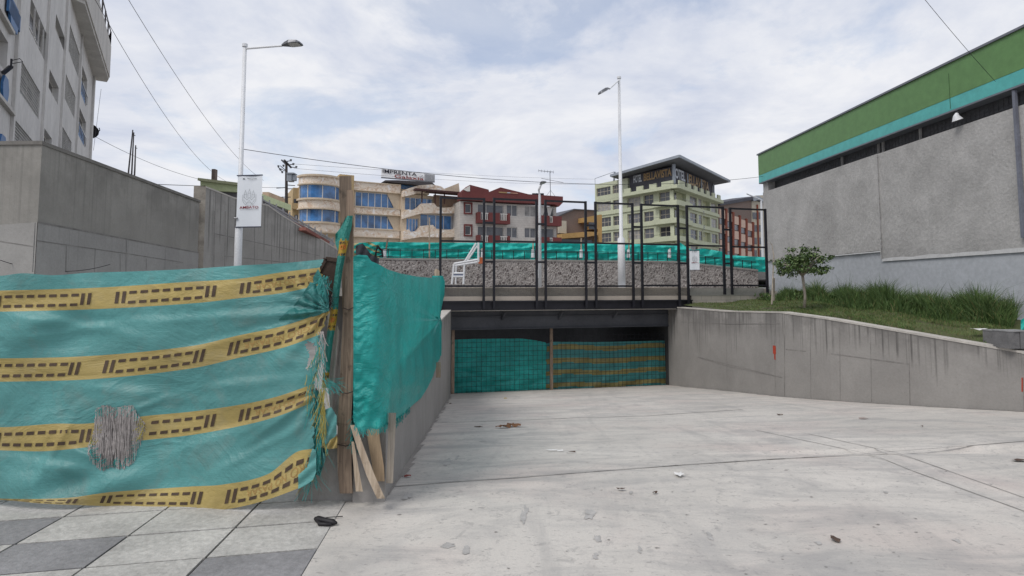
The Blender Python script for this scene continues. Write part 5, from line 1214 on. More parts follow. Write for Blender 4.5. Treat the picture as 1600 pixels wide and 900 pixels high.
def scrap(name, label, cat, px, py, w, h, m, grp=None, z=None, D=None, curl=.02, n_=9):
    if D: p = at(px, py, D)
    else: p = on_ramp(px, py); p = (p[0], p[1], p[2]+.006)
    mb = MB(); rr = [R.uniform(.6, 1) for _ in range(n_)]; top_ = [(p[0]+w*rr[k]*cos(2*pi*k/n_), p[1]+h*rr[k]*sin(2*pi*k/n_), p[2]+curl*R.random()) for k in range(n_)]
    c = (p[0], p[1], p[2]+curl*.8); mb.idx([c]+top_, [(0, 1+k, 1+(k+1) % n_) for k in range(n_)]); return solo(name, label, cat, mb, m, grp)
p = bank(.5, .33); scrap('paper_scrap', 'crumpled white paper strip lying on the grass near the concrete blocks', 'paper', 1530, 516, .16, .12, m_paper, D=10.0, curl=.04)
scrap('plaster_splash', 'round white plaster lump on the apron right of centre', 'plaster', 1062, 744, .05, .06, m_paper, curl=.025, n_=14)
scrap('paper_scrap', 'thin torn white paper strips left of the centre of the ramp', 'paper', 864, 705, .09, .02, m_paper)
scrap('paper_scrap', 'tiny white paper flake right of the torn strips on the ramp', 'paper', 876, 706, .04, .02, m_paper)
for i, (px, py, w, h, lab) in enumerate(((786, 669, .13, .06, 'left half of the small heap of rusty brown leaves on the ramp'), (802, 667, .13, .09, 'right half of the small heap of rusty brown leaves on the ramp'))):
    scrap('leaf_heap', lab, 'leaves', px, py, w, h, M('rust_leaf', (.20, .10, .05), .85, .5, 25), curl=.05, n_=16)
for i, (px, py, w, h, lab) in enumerate(((970, 767, .05, .025, 'dark curled leaf below the faint joint near the middle of the apron'), (1306, 846, .04, .05, 'dark forked twig leaf at the lower right of the apron'), (704, 631, .05, .08, 'dark crumb beside the left end of the underpass'),
        (790, 623, .06, .09, 'small yellow leaf in front of the plain teal screen'), (748, 668, .12, .03, 'thin dark stick left of the rusty leaf heap'), (892, 708, .08, .02, 'short dark stick right of the white paper strips'),
        (1218, 649, .08, .05, 'dark leaf in front of the red paint mark wall'), (1350, 655, .11, .05, 'reddish leaf near the foot of the right ramp wall'), (1440, 668, .03, .03, 'tiny dark pebble near the right ramp wall'), (637, 746, .05, .03, 'red wrapper near the end of the ramp side wall'), (1592, 721, .12, .05, 'black leafy twig at the right edge of the apron'), (1023, 772, .03, .02, 'small dark chip below the plaster lump'))):
    mm = {3: M('yellow_leaf', (.45, .33, .04), .7), 7: M('reddish_leaf', (.14, .05, .03), .8), 9: M('red_wrapper', (.25, .06, .05), .6)}.get(i, m_leaf)
    scrap('stick' if 'stick' in lab else ('leaf' if 'leaf' in lab else ('wrapper' if 'wrapper' in lab else 'crumb')), lab, 'stick' if 'stick' in lab else ('leaf' if 'leaf' in lab else ('wrapper' if 'wrapper' in lab else 'debris')), px, py, w*.8, h*.8, mm, curl=.02)
mb = MB(); a = on_ramp(492, 815); b = on_ramp(526, 822); a = (a[0], a[1], .02); b = (b[0], b[1], .02)
m_ = lerp3(a, b, .5); mb.tube([a, lerp3(a, b, .15), lerp3(a, b, .45), lerp3(a, b, .8), b], [.012, .024, .020, .022, .008], 8); mb.tube([add(a, (.01, .0, .0)), add(m_, (-.03, -.035, -.008)), add(b, (-.03, -.01, -.005))], [.010, .014, .010], 6)
mb.tube([lerp3(a, b, .1), add(m_, (0, .06, .0)), add(b, (.0, .14, -.01))], .003, 4)
solo('rubber_scrap', 'folded piece of black rubber on the joint between the pavers and the apron', 'rubber scrap', mb, m_black, smooth=True)

# ------------------------------------------------------------------ far buildings
def simple_body(parent, F, s0, s1, z0, z1, dep, mat, holes, rec=.22, dfront=0):
    mb = MB(); F.holes(mb, s0, s1, z0, z1, holes, rec, dfront); F.box(mb, s0, s1, z0, z1, -dep, dfront-rec-.02)
    for s_ in (s0, s1): mb.face([F.P(s_, z0, dfront), F.P(s_, z1, dfront), F.P(s_, z1, dfront-rec-.02), F.P(s_, z0, dfront-rec-.02)])
    mb.face([F.P(s0, z1, dfront), F.P(s1, z1, dfront), F.P(s1, z1, dfront-rec-.02), F.P(s0, z1, dfront-rec-.02)])
    return part('wall', mb, mat, parent)
# cream building with blue glass
IB = Fac((at(640, 450, 75)[0], 75), (1.89, 1)); ib = thing('cream_building', 'cream building with carved bands, blue glass and a round corner bay', 'building', IB.P(-8, 2.3))
X = lambda v: 440+v/5.625; Y = lambda v: 240+v/5.625
Z = lambda px, py: IB.sz(px, py)[1]; Sx = lambda px, py=330: IB.sz(px, py)[0]
# middle wing
s0, s1 = Sx(551), Sx(626)
def trap(mb, F, a, b, c, z0, z1, d0, d1, m=0): mb.prism([F.P(a, z0, d0), F.P(c, z0, d0), F.P(b, z1, d0), F.P(a, z1, d0)], sub(F.P(0, 0, d1), F.P(0, 0, d0)), m)
rows = [(345, 475), (540, 663)]
HM = [(Sx(X(645)), Sx(X(990)), Z(590, Y(b)), Z(590, Y(a))) for a, b in rows]
zTop = Z(590, Y(262)); simple_body(ib, IB, s0-.2, s1, 2.3, zTop, 10, m_cream, HM)
for h in HM:
    w = IB.window(ib, h, -.18, m_wtrim, m_blue, 6, 1, .09); g = MB()
    k = .55; g.prism([IB.P(h[1]+.02, h[2], -.1), IB.P(h[1]+.02, h[3], -.1), IB.P(h[1]-1.0, h[3], -.1)], sub(IB.P(0, 0, .02), IB.P(0, 0, -.1))); part('slanted_jamb', g, m_cream, w)
def band(F, name, pts_or, parent, mat, d=.25, lip=.12):
    mb = MB(); F.box(mb, *pts_or, .005, d, 0); s0, s1, z0, z1 = pts_or
    F.box(mb, s0-.05, s1+.05, z0-.09, z0, .005, d+lip, 1); F.box(mb, s0-.05, s1+.05, z1, z1+.12, .005, d+lip, 1); part(name, mb, mat, parent)
for a, b in ((268, 335), (482, 535), (672, 735)): band(IB, 'carved_band', (s0, Sx(X(1035)), Z(590, Y(b)), Z(590, Y(a))), ib, [m_orn, m_cream])
# tall tan pillar
mb = MB(); IB.box(mb, Sx(528), Sx(551), 2.3, Z(539, 274), -3, .5); 
for px in (534, 539, 543): s_ = Sx(px, 275); IB.box(mb, s_-.05, s_+.05, Z(539, 274), Z(539, 271.5), -.5, -.4)
part('tan_pillar', mb, m_tan, ib)
# round corner bay
def arc(F, s0, s1, z0, z1, bulge, d, n_=16):
    c, r = (s0+s1)/2, (s1-s0)/2; return [(c+r*sin(lerp(-1, 1, i/n_)*pi/2), d+bulge*cos(lerp(-1, 1, i/n_)*pi/2)) for i in range(n_+1)]
def arcwall(mb, F, pts, z0, z1, m=0, top=True):
    for (a, da), (b, db) in zip(pts[:-1], pts[1:]): mb.face([F.P(a, z0, da), F.P(b, z0, db), F.P(b, z1, db), F.P(a, z1, da)], m)
    if top: mb.face([F.P(a, z1, da) for a, da in pts], m); mb.face([F.P(a, z0, da) for a, da in pts][::-1], m)
b0, b1 = Sx(X(155)), Sx(X(495)); xm = X(320)
mb = MB(); IB.box(mb, b0-.1, b1+.2, 2.3, Z(xm, Y(300)), -8, .3); part('bay_core', mb, m_cream, ib)
for za, zb__ in ((232, 290), (432, 500), (632, 700)):
    mb = MB(); arcwall(mb, IB, arc(IB, b0-.2, b1+.2, 0, 0, 2.3, .3), Z(xm, Y(zb__)), Z(xm, Y(za))); 
    arcwall(mb, IB, arc(IB, b0-.4, b1+.3, 0, 0, 2.55, .3), Z(xm, Y(za)), Z(xm, Y(za-16)), 1); arcwall(mb, IB, arc(IB, b0-.35, b1+.25, 0, 0, 2.45, .3), Z(xm, Y(zb__+10)), Z(xm, Y(zb__)), 1)
    part('carved_bay_band', mb, [m_orn, m_cream], ib, smooth=False)
for za, zb__ in ((302, 425), (508, 625)):
    pts = arc(IB, b0, b1, 0, 0, 1.9, .35); mb = MB(); arcwall(mb, IB, pts, Z(xm, Y(zb__)), Z(xm, Y(za)), 0, False); w = part('bay_window', mb, m_blue, ib, smooth=True)
    mb = MB()
    for k in (0, 4, 8, 12, 16): a, d_ = pts[k]; IB.box(mb, a-.05, a+.05, Z(xm, Y(zb__)), Z(xm, Y(za)), d_-.03, d_+.05)
    z = Z(xm, Y(za)); arcwall(mb, IB, arc(IB, b0-.1, b1+.1, 0, 0, 2.05, .35), z-.02, z+.14); part('frame', mb, m_wtrim, w)
mb = MB(); IB.box(mb, Sx(457), b0, 2.3, Z(460, 293), -6, -.1); IB.box(mb, Sx(455), b0, Z(460, 327), Z(460, 318), -.1, .4); part('side_wing', mb, m_tan, ib)
g = MB(); IB.pbox(g, 459, 311, 466, 318, -.08, 0); IB.pbox(g, 460, 336, 466, 350, -.08, 0); part('side_window', g, m_dglass, ib)
# right wing with balconies
r0, r1 = Sx(625), Sx(719)
HR = [(Sx(X(1075)), Sx(X(1320)), Z(655, Y(505)), Z(655, Y(392))), (Sx(X(1090)), Sx(X(1200)), Z(650, Y(695)), Z(650, Y(572))), (Sx(X(1212)), Sx(X(1555)), Z(685, Y(668)), Z(685, Y(540)))]
simple_body(ib, IB, r0, r1, 2.3, Z(672, Y(375)), 9, m_cream, HR, .3, .35)
for h, n_ in zip(HR, (5, 4, 5)): IB.window(ib, h, .1, m_wtrim, m_blue, n_, 1, .09)
mb = MB(); IB.box(mb, Sx(X(1325)), r1, Z(690, Y(468)), Z(690, Y(372)), .355, .5); part('terrace_wall', mb, M('terrace_brown', (.30, .20, .14), .85), ib)
def curvy(mb, F, spx, m=0, d0=.36, d1=1.3):           # carved balcony front with a wavy outline
    F.poly(mb, spx, d0, d1, m)
mb = MB()
up1 = [(1045, 520), (1090, 500), (1120, 510), (1175, 480), (1200, 450), (1310, 445), (1335, 478), (1390, 488), (1470, 480), (1500, 455), (1575, 452)]; lo1 = [(1575, 530), (1400, 535), (1200, 535), (1045, 580)]
curvy(mb, IB, [(X(a), Y(b)) for a, b in up1+lo1]); part('carved_balcony', mb, m_orn, ib)
mb = MB(); up2 = [(1045, 690), (1095, 672), (1110, 700), (1170, 680), (1190, 645), (1300, 635), (1330, 668), (1385, 682), (1480, 672), (1510, 648), (1575, 650)]; lo2 = [(1575, 738), (1400, 742), (1200, 738), (1045, 765)]
curvy(mb, IB, [(X(a), Y(b)) for a, b in up2+lo2]); part('carved_balcony', mb, m_orn, ib)
mb = MB(); up3 = [(1045, 335), (1100, 315), (1180, 292), (1290, 285), (1370, 300), (1410, 330)]; lo3 = [(1410, 345), (1190, 350), (1130, 372), (1045, 390)]
curvy(mb, IB, [(X(a), Y(b)) for a, b in up3+lo3]); part('carved_parapet', mb, m_orn, ib)
mb = MB(); IB.poly(mb, [(X(1415), Y(315)), (X(1550), Y(262)), (X(1560), Y(355)), (X(1415), Y(350))], -1, .3); part('gable_parapet', mb, m_cream, ib)
mb = MB(); IB.box(mb, Sx(X(1130)), r1+.1, Z(690, Y(362)), Z(690, Y(346)), .3, 2.0)
for v in (1205, 1320, 1400, 1550): s_ = Sx(X(v)); IB.box(mb, s_-.07, s_+.07, Z(690, Y(455)), Z(690, Y(350)), 1.2, 1.32)
part('canopy', mb, M('dark_red_canopy', (.07, .03, .028), .7), ib)
# rooftop room and sign
mb = MB(); IB.box(mb, Sx(X(960)), Sx(X(1340)), Z(650, Y(330)), Z(650, Y(236)), -5, -2.0); part('rooftop_room', mb, m_beige, ib)
g = MB(); IB.pbox(g, X(1085), Y(245), X(1310), Y(300), -1.98, -1.9); part('rooftop_window', g, m_blue, ib)
g = MB(); IB.pbox(g, X(975), Y(240), X(1040), Y(275), -1.98, -1.92); part('rooftop_window', g, m_dglass, ib)
g = MB(); IB.poly(g, [(X(862), Y(265)), (X(930), Y(222)), (X(1040), Y(222)), (X(1345), Y(240)), (X(1405), Y(300)), (X(1360), Y(280)), (X(940), Y(236))], -4, -1.0); part('rooftop_roof', g, M('dark_sheet_roof', (.07, .065, .07), .7), ib)
Dg = 73.0; cA, cB, cC, cD = (at(595.6, 277.5, Dg), at(679, 284.6, Dg+.5), at(679, 273, Dg+.5), at(595.6, 263, Dg))
sg = thing('rooftop_sign', 'white rooftop sign reading IMPRENTA Galaxia above the cream building', 'sign', lerp3(cA, cB, .5))
mb = MB(); mb.prism([cA, cB, cC, cD], (0, .25, 0)); part('panel', mb, M('sign_white', (.86, .86, .88), .6, .08, .5), sg)
def sgp(u, v, l=.12): p = lerp3(lerp3(cA, cB, u), lerp3(cD, cC, u), v); return (p[0], p[1]-l, p[2])
mb = MB(); textfit(mb, 'IMPRENTA', lambda u, v: sgp(.03+.64*u, .53+.40*v), 0, .015); part('lettering', mb, M('sign_black', (.02, .02, .035), .6), sg)
mb = MB(); textfit(mb, 'Galaxia', lambda u, v: sgp(.25+.55*u, .08+.40*v), 0, .015); part('lettering', mb, M('sign_red', (.25, .045, .04), .6), sg)
mb = MB(); mb.bar(sgp(.72, .58), sgp(.74, .45), .12, .05); mb.bar(sgp(.74, .45), sgp(.78, .75), .12, .05); part('tick_mark', mb, m_bannergrey, sg)
mb = MB()
for i in range(9): u = .82+.18*i/8; mb.bar(sgp(u, 0, .06), sgp(u, 1, .06), .05, .05)
mb.bar(sgp(0, 0, .04), sgp(1, 0, .04), .14, .14)
part('frame_bars', mb, m_lamp, sg)

# red and white building
RB = Fac((at(800, 450, 77)[0], 77), (2.44, 1)); rb = thing('red_white_building', 'white tiled building with dark red parapet, balconies and small framed windows', 'building', RB.P(0, 2.3))
X2 = lambda v: 680+v/5.625; Y2 = lambda v: 260+v/5.625
hs = []
def rr(x0, y0, x1, y1): h = RB.rect(X2(x0), Y2(y0), X2(x1), Y2(y1)); hs.append(h); return h
H_s = [rr(262, 330, 314, 408), rr(262, 522, 314, 602)]; H_b = [rr(372, 335, 600, 470), rr(372, 528, 600, 665)]
H_w = [rr(627, 337, 722, 438), rr(785, 347, 885, 442), rr(627, 535, 722, 628), rr(785, 541, 885, 630)]; H_r = [rr(915, 352, 1042, 490), rr(915, 545, 1042, 680)]
rs0, rs1 = RB.sz(X2(218), 330)[0], RB.sz(X2(1065), 345)[0]
simple_body(rb, RB, rs0, rs1, 2.3, RB.sz(X2(640), Y2(330))[1], 12, m_wtile, hs)
for h in H_s:
    w = RB.window(rb, h, -.15, m_wtrim, m_dglass, 1, 1, .08); g = MB()
    for a, b, c, e in ((h[0]-.18, h[0], h[2]-.2, h[3]+.2), (h[1], h[1]+.18, h[2]-.2, h[3]+.2), (h[0], h[1], h[2]-.2, h[2]), (h[0], h[1], h[3], h[3]+.2)): RB.box(g, a, b, c, e, .01, .12)
    part('red_surround', g, m_red, w)
for h in H_b+H_w+H_r: RB.window(rb, h, -.15, m_wtrim, m_gglass, 3 if h in H_b else 2, 1, .07)
h = H_r[0]
for a, b in ((0, .35), (.5, .85)):
    g = MB()
    c = lerp(h[0], h[1], (a+b)/2); g.prism([RB.P(lerp(h[0], h[1], a)+.1, h[3]-.1, -.10), RB.P(c-.05, h[2]+.6, -.10), RB.P(c-.05, h[2]+.1, -.10), RB.P(c+.1, h[2]+.1, -.10), RB.P(c+.1, h[2]+.6, -.10), RB.P(lerp(h[0], h[1], b)+.2, h[3]-.1, -.10)], sub(RB.P(0, 0, -.08), RB.P(0, 0, -.10))); part('curtain', g, m_wtrim, rb)
g = MB(); RB.poly(g, [(X2(v[0]), Y2(v[1])) for v in ((215, 300), (215, 232), (290, 170), (452, 212), (456, 232), (555, 192), (800, 252), (1100, 272), (1100, 325), (1065, 360), (1030, 340), (640, 322))], -1.0, .8); part('parapet', g, m_red, rb)
g = MB(); RB.poly(g, [(X2(v[0]), Y2(v[1])) for v in ((228, 212), (288, 178), (288, 228), (262, 228))], .81, .86); part('white_gable_patch', g, m_wtrim, rb)
g = MB(); RB.pbox(g, X2(540), Y2(232), X2(610), Y2(243), .81, .86, 0); RB.pbox(g, X2(612), Y2(236), X2(640), Y2(244), .81, .86, 1); RB.pbox(g, X2(642), Y2(240), X2(705), Y2(248), .81, .86, 2)
part('sign_strip', g, [m_gold, m_silver, M('pink_strip', (.45, .25, .18), .6)], rb)
def rbal(x0, y0, x1, y1, gaps):
    g = MB(); a, b, z0, z1 = RB.rect(X2(x0), Y2(y0), X2(x1), Y2(y1)); RB.box(g, a, b, z0, lerp(z0, z1, .3), .01, 1.1)
    cur = a
    for ga, gb_ in gaps+[(1, 1)]:
        e = lerp(a, b, ga); RB.box(g, cur, e, lerp(z0, z1, .3), z1, .9, 1.1); cur = lerp(a, b, gb_)
    RB.box(g, a, a+.15, lerp(z0, z1, .3), z1, .01, .9); RB.box(g, b-.15, b, lerp(z0, z1, .3), z1, .01, .9)
    o = part('balcony', g, m_red, rb)
    if gaps:
        g = MB()
        for ga, gb_ in gaps:
            s_ = lerp(a, b, ga)
            while s_ < lerp(a, b, gb_): RB.box(g, s_, s_+.06, lerp(z0, z1, .3), z1-.1, .96, 1.02); s_ += .22
            RB.box(g, lerp(a, b, ga), lerp(a, b, gb_), z1-.16, z1-.08, .95, 1.03)
        part('white_railing', g, m_wtrim, o)
rbal(355, 415, 632, 508, [(.08, .32), (.68, .92)]); rbal(355, 612, 632, 700, [(.08, .32), (.68, .92)]); rbal(888, 442, 1080, 527, [(.45, .60)]); rbal(888, 628, 1080, 710, [(.45, .60)])
an = thing('roof_antenna', 'tall thin antenna mast on the roof of the red and white building', 'antenna', RB.P(RB.sz(X2(1042), 300)[0], 20))
g = MB(); a = RB.P(*RB.sz(X2(1042), Y2(275)), -1); b = RB.P(*RB.sz(X2(1036), Y2(32)), -1); g.tube([a, b], .05, 6); part('mast', g, m_lamp, an)
g = MB(); g.tube([add(b, (-1.6, 0, .1)), add(b, (.5, 0, -.1))], .04, 5); g.tube([add(b, (-1.2, 0, -1.0)), add(b, (1.9, 0, -1.6))], .03, 5)
for k in range(6): p = lerp3(add(b, (-1.6, 0, .1)), add(b, (.5, 0, -.1)), k/5); g.tube([add(p, (0, 0, -.2)), add(p, (0, 0, .2))], .02, 4)
g.tube([add(a, (-.9, 0, 0)), add(a, (0, 0, 1.2)), add(a, (.9, 0, 0))], .03, 5); part('elements', g, m_lamp, an)
for v in (893, 920, 945, 970): g = MB(); s_, z = RB.sz(X2(v), Y2(268)); RB.box(g, s_-.18, s_+.18, z-.2, z+.65, -1.2, -.9); part('vent_pipe', g, m_steel, rb)

# ochre and brick building between
OB = Fac((at(900, 450, 95)[0], 95), (2.0, 1)); ob_ = thing('ochre_building', 'brown brick gable with an ochre front between the red and the pale green building', 'building', OB.P(0, 2.3))
g = MB(); OB.poly(g, [(X2(v[0]), Y2(v[1])) for v in ((1062, 445), (1215, 380), (1420, 392), (1420, 700), (1062, 700))], -8, 0); part('brick_gable', g, m_brick, ob_)
g = MB(); OB.poly(g, [(X2(v[0]), Y2(v[1])) for v in ((1055, 442), (1212, 374), (1420, 386), (1420, 392), (1216, 382), (1060, 450))], -8, .3); part('roof_edge', g, M('dark_eave', (.10, .10, .11), .7), ob_)
g = MB(); OB.poly(g, [(X2(v[0]), Y2(v[1])) for v in ((1256, 460), (1256, 500), (1310, 500), (1310, 560), (1385, 560), (1385, 610), (1400, 690), (1420, 690), (1420, 432), (1400, 432))], .01, 1.5)
OB.poly(g, [(X2(v[0]), Y2(v[1])) for v in ((1070, 600), (1070, 640), (1290, 625), (1385, 610), (1385, 585), (1290, 580))], .01, 1.6); part('ochre_front', g, m_ochre, ob_)
g = MB(); OB.pbox(g, X2(1304), Y2(500), X2(1370), Y2(560), 1.51, 1.55); OB.pbox(g, X2(1090), Y2(645), X2(1370), Y2(675), .4, .5); part('ochre_window', g, m_dglass, ob_)
g = MB(); OB.pbox(g, X2(1075), Y2(480), X2(1140), Y2(590), .02, .5); part('pale_annex', g, m_beige, ob_)

# pale green corner building with the large roof sign
C0 = (27.9, 98.0); HL = Fac(C0, (-.73, 1)); HRt = Fac(C0, (.785, 1)); ht = thing('corner_hotel', 'pale green corner hotel with balconies and a big overhanging grey roof', 'building', (27.9, 98.0, 2.3))
X5 = lambda v: 900+v/5; Y5 = lambda v: 230+v/5
LEN_L = HL.sz(930, 330)[0]; LEN_R = HRt.sz(1122, 350)[0]; pitch = 3.05; ztop = 18.75
rowsz = [(ztop-2.2-pitch*k, ztop-.4-pitch*k) for k in range(6)]
# left face: columns given in pixels
def colz(F, px0, px1, py): a, b = F.sz(px0, py)[0], F.sz(px1, py)[0]; return min(a, b), max(a, b)
colsL = [colz(HL, X5(162), X5(272), 330), colz(HL, X5(288), X5(340), 330), colz(HL, X5(400), X5(505), 330), colz(HL, X5(528), X5(606), 330), colz(HL, X5(650), X5(738), 330)]
colsR = [colz(HRt, X5(765), X5(862), 330), colz(HRt, X5(892), X5(948), 335), colz(HRt, X5(958), X5(984), 335), colz(HRt, X5(990), X5(1048), 340), colz(HRt, X5(1058), X5(1104), 345)]
hL = [(a, b, z0, z1) for a, b in colsL for z0, z1 in rowsz[:5]]; hR = [(a, b, z0, z1) for i, (a, b) in enumerate(colsR) for z0, z1 in rowsz[:5]]
mb = MB(); HL.holes(mb, 0, LEN_L, 2.3, ztop, hL, .7); HRt.holes(mb, 0, LEN_R, 2.3, ztop, hR, .7)
def foot(k, eL, eR, z0, z1, mb, m=0):              # solid footprint behind both faces, set back by k
    kk = k/.6; a = (C0[0]+.03*kk, C0[1]+kk); l = HL.P(eL, 0, -k); r_ = HRt.P(eR, 0, -k); b = (l[0]+r_[0]-a[0], l[1]+r_[1]-a[1])
    mb.prism([(a[0], a[1], z0), (r_[0], r_[1], z0), (b[0], b[1], z0), (l[0], l[1], z0)], (0, 0, z1-z0), m)
foot(.72, LEN_L-.01, LEN_R-.01, 2.3, ztop-.02, mb)
mb.face([HL.P(0, ztop), HL.P(LEN_L, ztop), HL.P(LEN_L, ztop, -.75), HL.P(1.2, ztop, -.75)]); mb.face([HL.P(LEN_L, 2.3), HL.P(LEN_L, ztop), HL.P(LEN_L, ztop, -.75), HL.P(LEN_L, 2.3, -.75)]); mb.face([HRt.P(LEN_R, 2.3), HRt.P(LEN_R, ztop), HRt.P(LEN_R, ztop, -.75), HRt.P(LEN_R, 2.3, -.75)])
part('wall', mb, m_green, ht)
for i, h in enumerate(hL): HL.window(ht, h, -.3, m_beige, m_dglass, 4 if h[1]-h[0] > 2.5 else 2, 2, .07)
for i, h in enumerate(hR):
    c = i//5
    if c in (0, 3): 
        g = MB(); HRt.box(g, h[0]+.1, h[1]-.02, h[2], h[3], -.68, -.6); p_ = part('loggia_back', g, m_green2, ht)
        if c == 0: g = MB(); HRt.box(g, h[0]+.1, lerp(h[0], h[1], .45), h[2]+.1, h[3]-.1, -.59, -.55); part('pane', g, m_dglass, p_)
    else: HRt.window(ht, h, -.25 if c != 2 else -.15, m_beige, m_dglass, 2 if c != 2 else 1, 2, .07)
for k in range(5):                                      # projecting balcony bands at each floor round the corner
    z1 = ztop-2.2-pitch*k; g = MB(); sB = HL.sz(X5(625), 330)[0]; sE_ = HRt.sz(X5(870), 330)[0]
    HL.box(g, .0, sB, z1-.85, z1, .01, 1.0); HRt.box(g, .0, sE_, z1-.85, z1, .01, 1.0)
    o1 = HL.P(0, 0, 1.0); o2 = HRt.P(0, 0, 1.0); m3 = (C0[0]*1-.05, C0[1]-1.35)
    g.prism([(C0[0], C0[1], z1-.85), (o1[0], o1[1], z1-.85), (m3[0], m3[1], z1-.85), (o2[0], o2[1], z1-.85)], (0, 0, .85)); part('balcony', g, m_green, ht)
    g = MB(); HL.box(g, sB+.1, LEN_L, z1-.8, z1-.1, .01, .22); HRt.box(g, sE_+.1, LEN_R, z1-.8, z1-.2, .01, .35); part('floor_band', g, m_green, ht)
    g = MB(); z2 = z1
    HL.box(g, .1, sB, z2+.32, z2+.37, .9, .95); HRt.box(g, .1, sE_, z2+.32, z2+.37, .9, .95); part('balcony_rail', g, m_dglass, ht)
# cornice and battlements
g = MB(); HL.box(g, -.3, LEN_L*.62, ztop-.25, ztop+.35, .01, 1.3); HRt.box(g, -.3, LEN_R, ztop-.25, ztop+.35, .01, 1.2); 
g.prism([(C0[0], C0[1], ztop-.25), HL.P(0, ztop-.25, 1.3), (C0[0]-.05, C0[1]-1.75, ztop-.25), HRt.P(0, ztop-.25, 1.2)], (0, 0, .6)); part('cornice', g, m_green, ht)
for F, Ln, n_ in ((HL, LEN_L*.62, 4), (HRt, LEN_R, 7)):
    for i in range(n_):
        a = Ln*(i+.0)/n_; b = a+Ln/n_*(.52 if i else .62); g = MB(); F.box(g, a-.0 if i else -.6, b, ztop+.35, ztop+1.15, .9, 1.15); part('merlon', g, m_green, ht)
# left roof block one storey higher
g = MB(); a, b = HL.sz(X5(285), 300)[0], LEN_L; hx = (colsL[0][0], colsL[0][1], ztop+.9, ztop+2.5); hx2 = (colsL[1][0], colsL[1][1], ztop+.9, ztop+2.5); a = colsL[1][0]-2.2
HL.holes(g, a, b, ztop, ztop+3.4, [hx, hx2], .3, .02); HL.box(g, a, b, ztop, ztop+3.4, -4, -.32); part('roof_storey', g, m_green, ht)
for h in (hx, hx2): HL.window(ht, h, -.22, m_beige, m_dglass, 4, 2, .07)
g = MB(); c = HL.P(b-3.2, ztop+3.4, 0); e = HL.P(b, ztop+3.4, 0); HL.box(g, b-.05, b, ztop+3.4, ztop+4.6, -.05, .02); g.bar(add(e, (0, 0, 1.2)), add(HL.P(b-5.2, ztop+3.4, 0), (0, 0, 1.7)), .08, .08); g.bar(HL.P(b-5.2, ztop+3.4, 0), HL.P(b-5.4, ztop+5.1, 0), .35, .2); part('roof_frame', g, m_roofm, ht)
g = MB(); g.tube([HL.P(9.5, ztop+3.2, -2), HL.P(9.5, ztop+3.9, -2), HL.P(9.5, ztop+4.1, -2)], [1.0, 1.0, .5], 14); p = part('water_tank', g, m_dglass, ht)
# dark attic with the name, roof slab
at_ = M('attic_dark', (.075, .075, .09), .8, .2, 1)
g = MB(); foot(.4, LEN_L*.62, LEN_R*.93, ztop, 22.6, g); part('attic', g, at_, ht)
g = MB(); g.bar((C0[0], C0[1]+.2, ztop+.4), (C0[0], C0[1]+.2, 22.9), .5, .5)
part('white_column', g, m_roofm, ht)
for f_ in (.30, .62, .93): g = MB(); g.bar(HRt.P(LEN_R*f_, ztop+.4, -.2), HRt.P(LEN_R*f_, 22.3, -.2), .28, .28); part('white_column', g, m_roofm, ht)
def flet(F, txt, s0, s1, z0, z1, d, mat, nm_='lettering', flip=False):
    g = MB(); textfit(g, txt, lambda u, v: F.P(lerp(s0, s1, u), lerp(z0, z1, v), d), 0, .03); part(nm_, g, mat, ht)
flet(HL, 'BELLAVISTA', HL.sz(X5(520), 275)[0], HL.sz(X5(738), 268)[0], 21.0, 22.4, -.28, m_gold)
flet(HL, 'HOTEL', HL.sz(X5(440), 278)[0], HL.sz(X5(505), 278)[0], 21.0, 22.4, -.28, m_silver)
flet(HRt, 'HOTEL', HRt.sz(X5(764), 268)[0], HRt.sz(X5(865), 276)[0], 20.7, 22.5, -.28, m_silver)
flet(HRt, 'BELLAVISTA', HRt.sz(X5(875), 280)[0], HRt.sz(X5(1050), 292)[0], 20.5, 22.4, -.28, m_gold)
g = MB()
for i, ch in enumerate('HOTEL'): s_ = (colsR[2][1]+.12); textfit(g, ch, lambda u, v: HRt.P(s_+.5*u-.35, 16.6-1.35*i+.85*v, .37), 0, .03)
part('lettering', g, m_dglass, ht)
rC = HL.P(-1.2, 0, 2.2); rC = (C0[0]+.0, C0[1]-3.2); zc = 23.35
A_, B_, = (rC[0], rC[1], zc), add(HRt.P(LEN_R*1.02, 22.6), (0, 0, 0)); 
b_ = HRt.P(LEN_R*1.02, 0, 2.4); l_ = HL.P(LEN_L*.66, 0, 2.4); bk = (b_[0]+l_[0]-rC[0], b_[1]+l_[1]-rC[1])
g = MB(); q_ = [(rC[0], rC[1], zc), (b_[0], b_[1], 22.7), (bk[0], bk[1], 22.3), (l_[0], l_[1], 22.4)]
g.prism(q_, (0, 0, .25), 0); part('roof', g, m_soffit, ht)
g = MB(); k = [add(p, (0, 0, .256)) for p in q_]; 
for a, b in ((0, 1), (3, 0)): g.bar(add(q_[a], (0, -.05, .2)), add(q_[b], (0, -.05, .2)), .25, .45)
g.prism(k, (0, 0, .1)); part('roof_edge', g, m_roofm, ht)

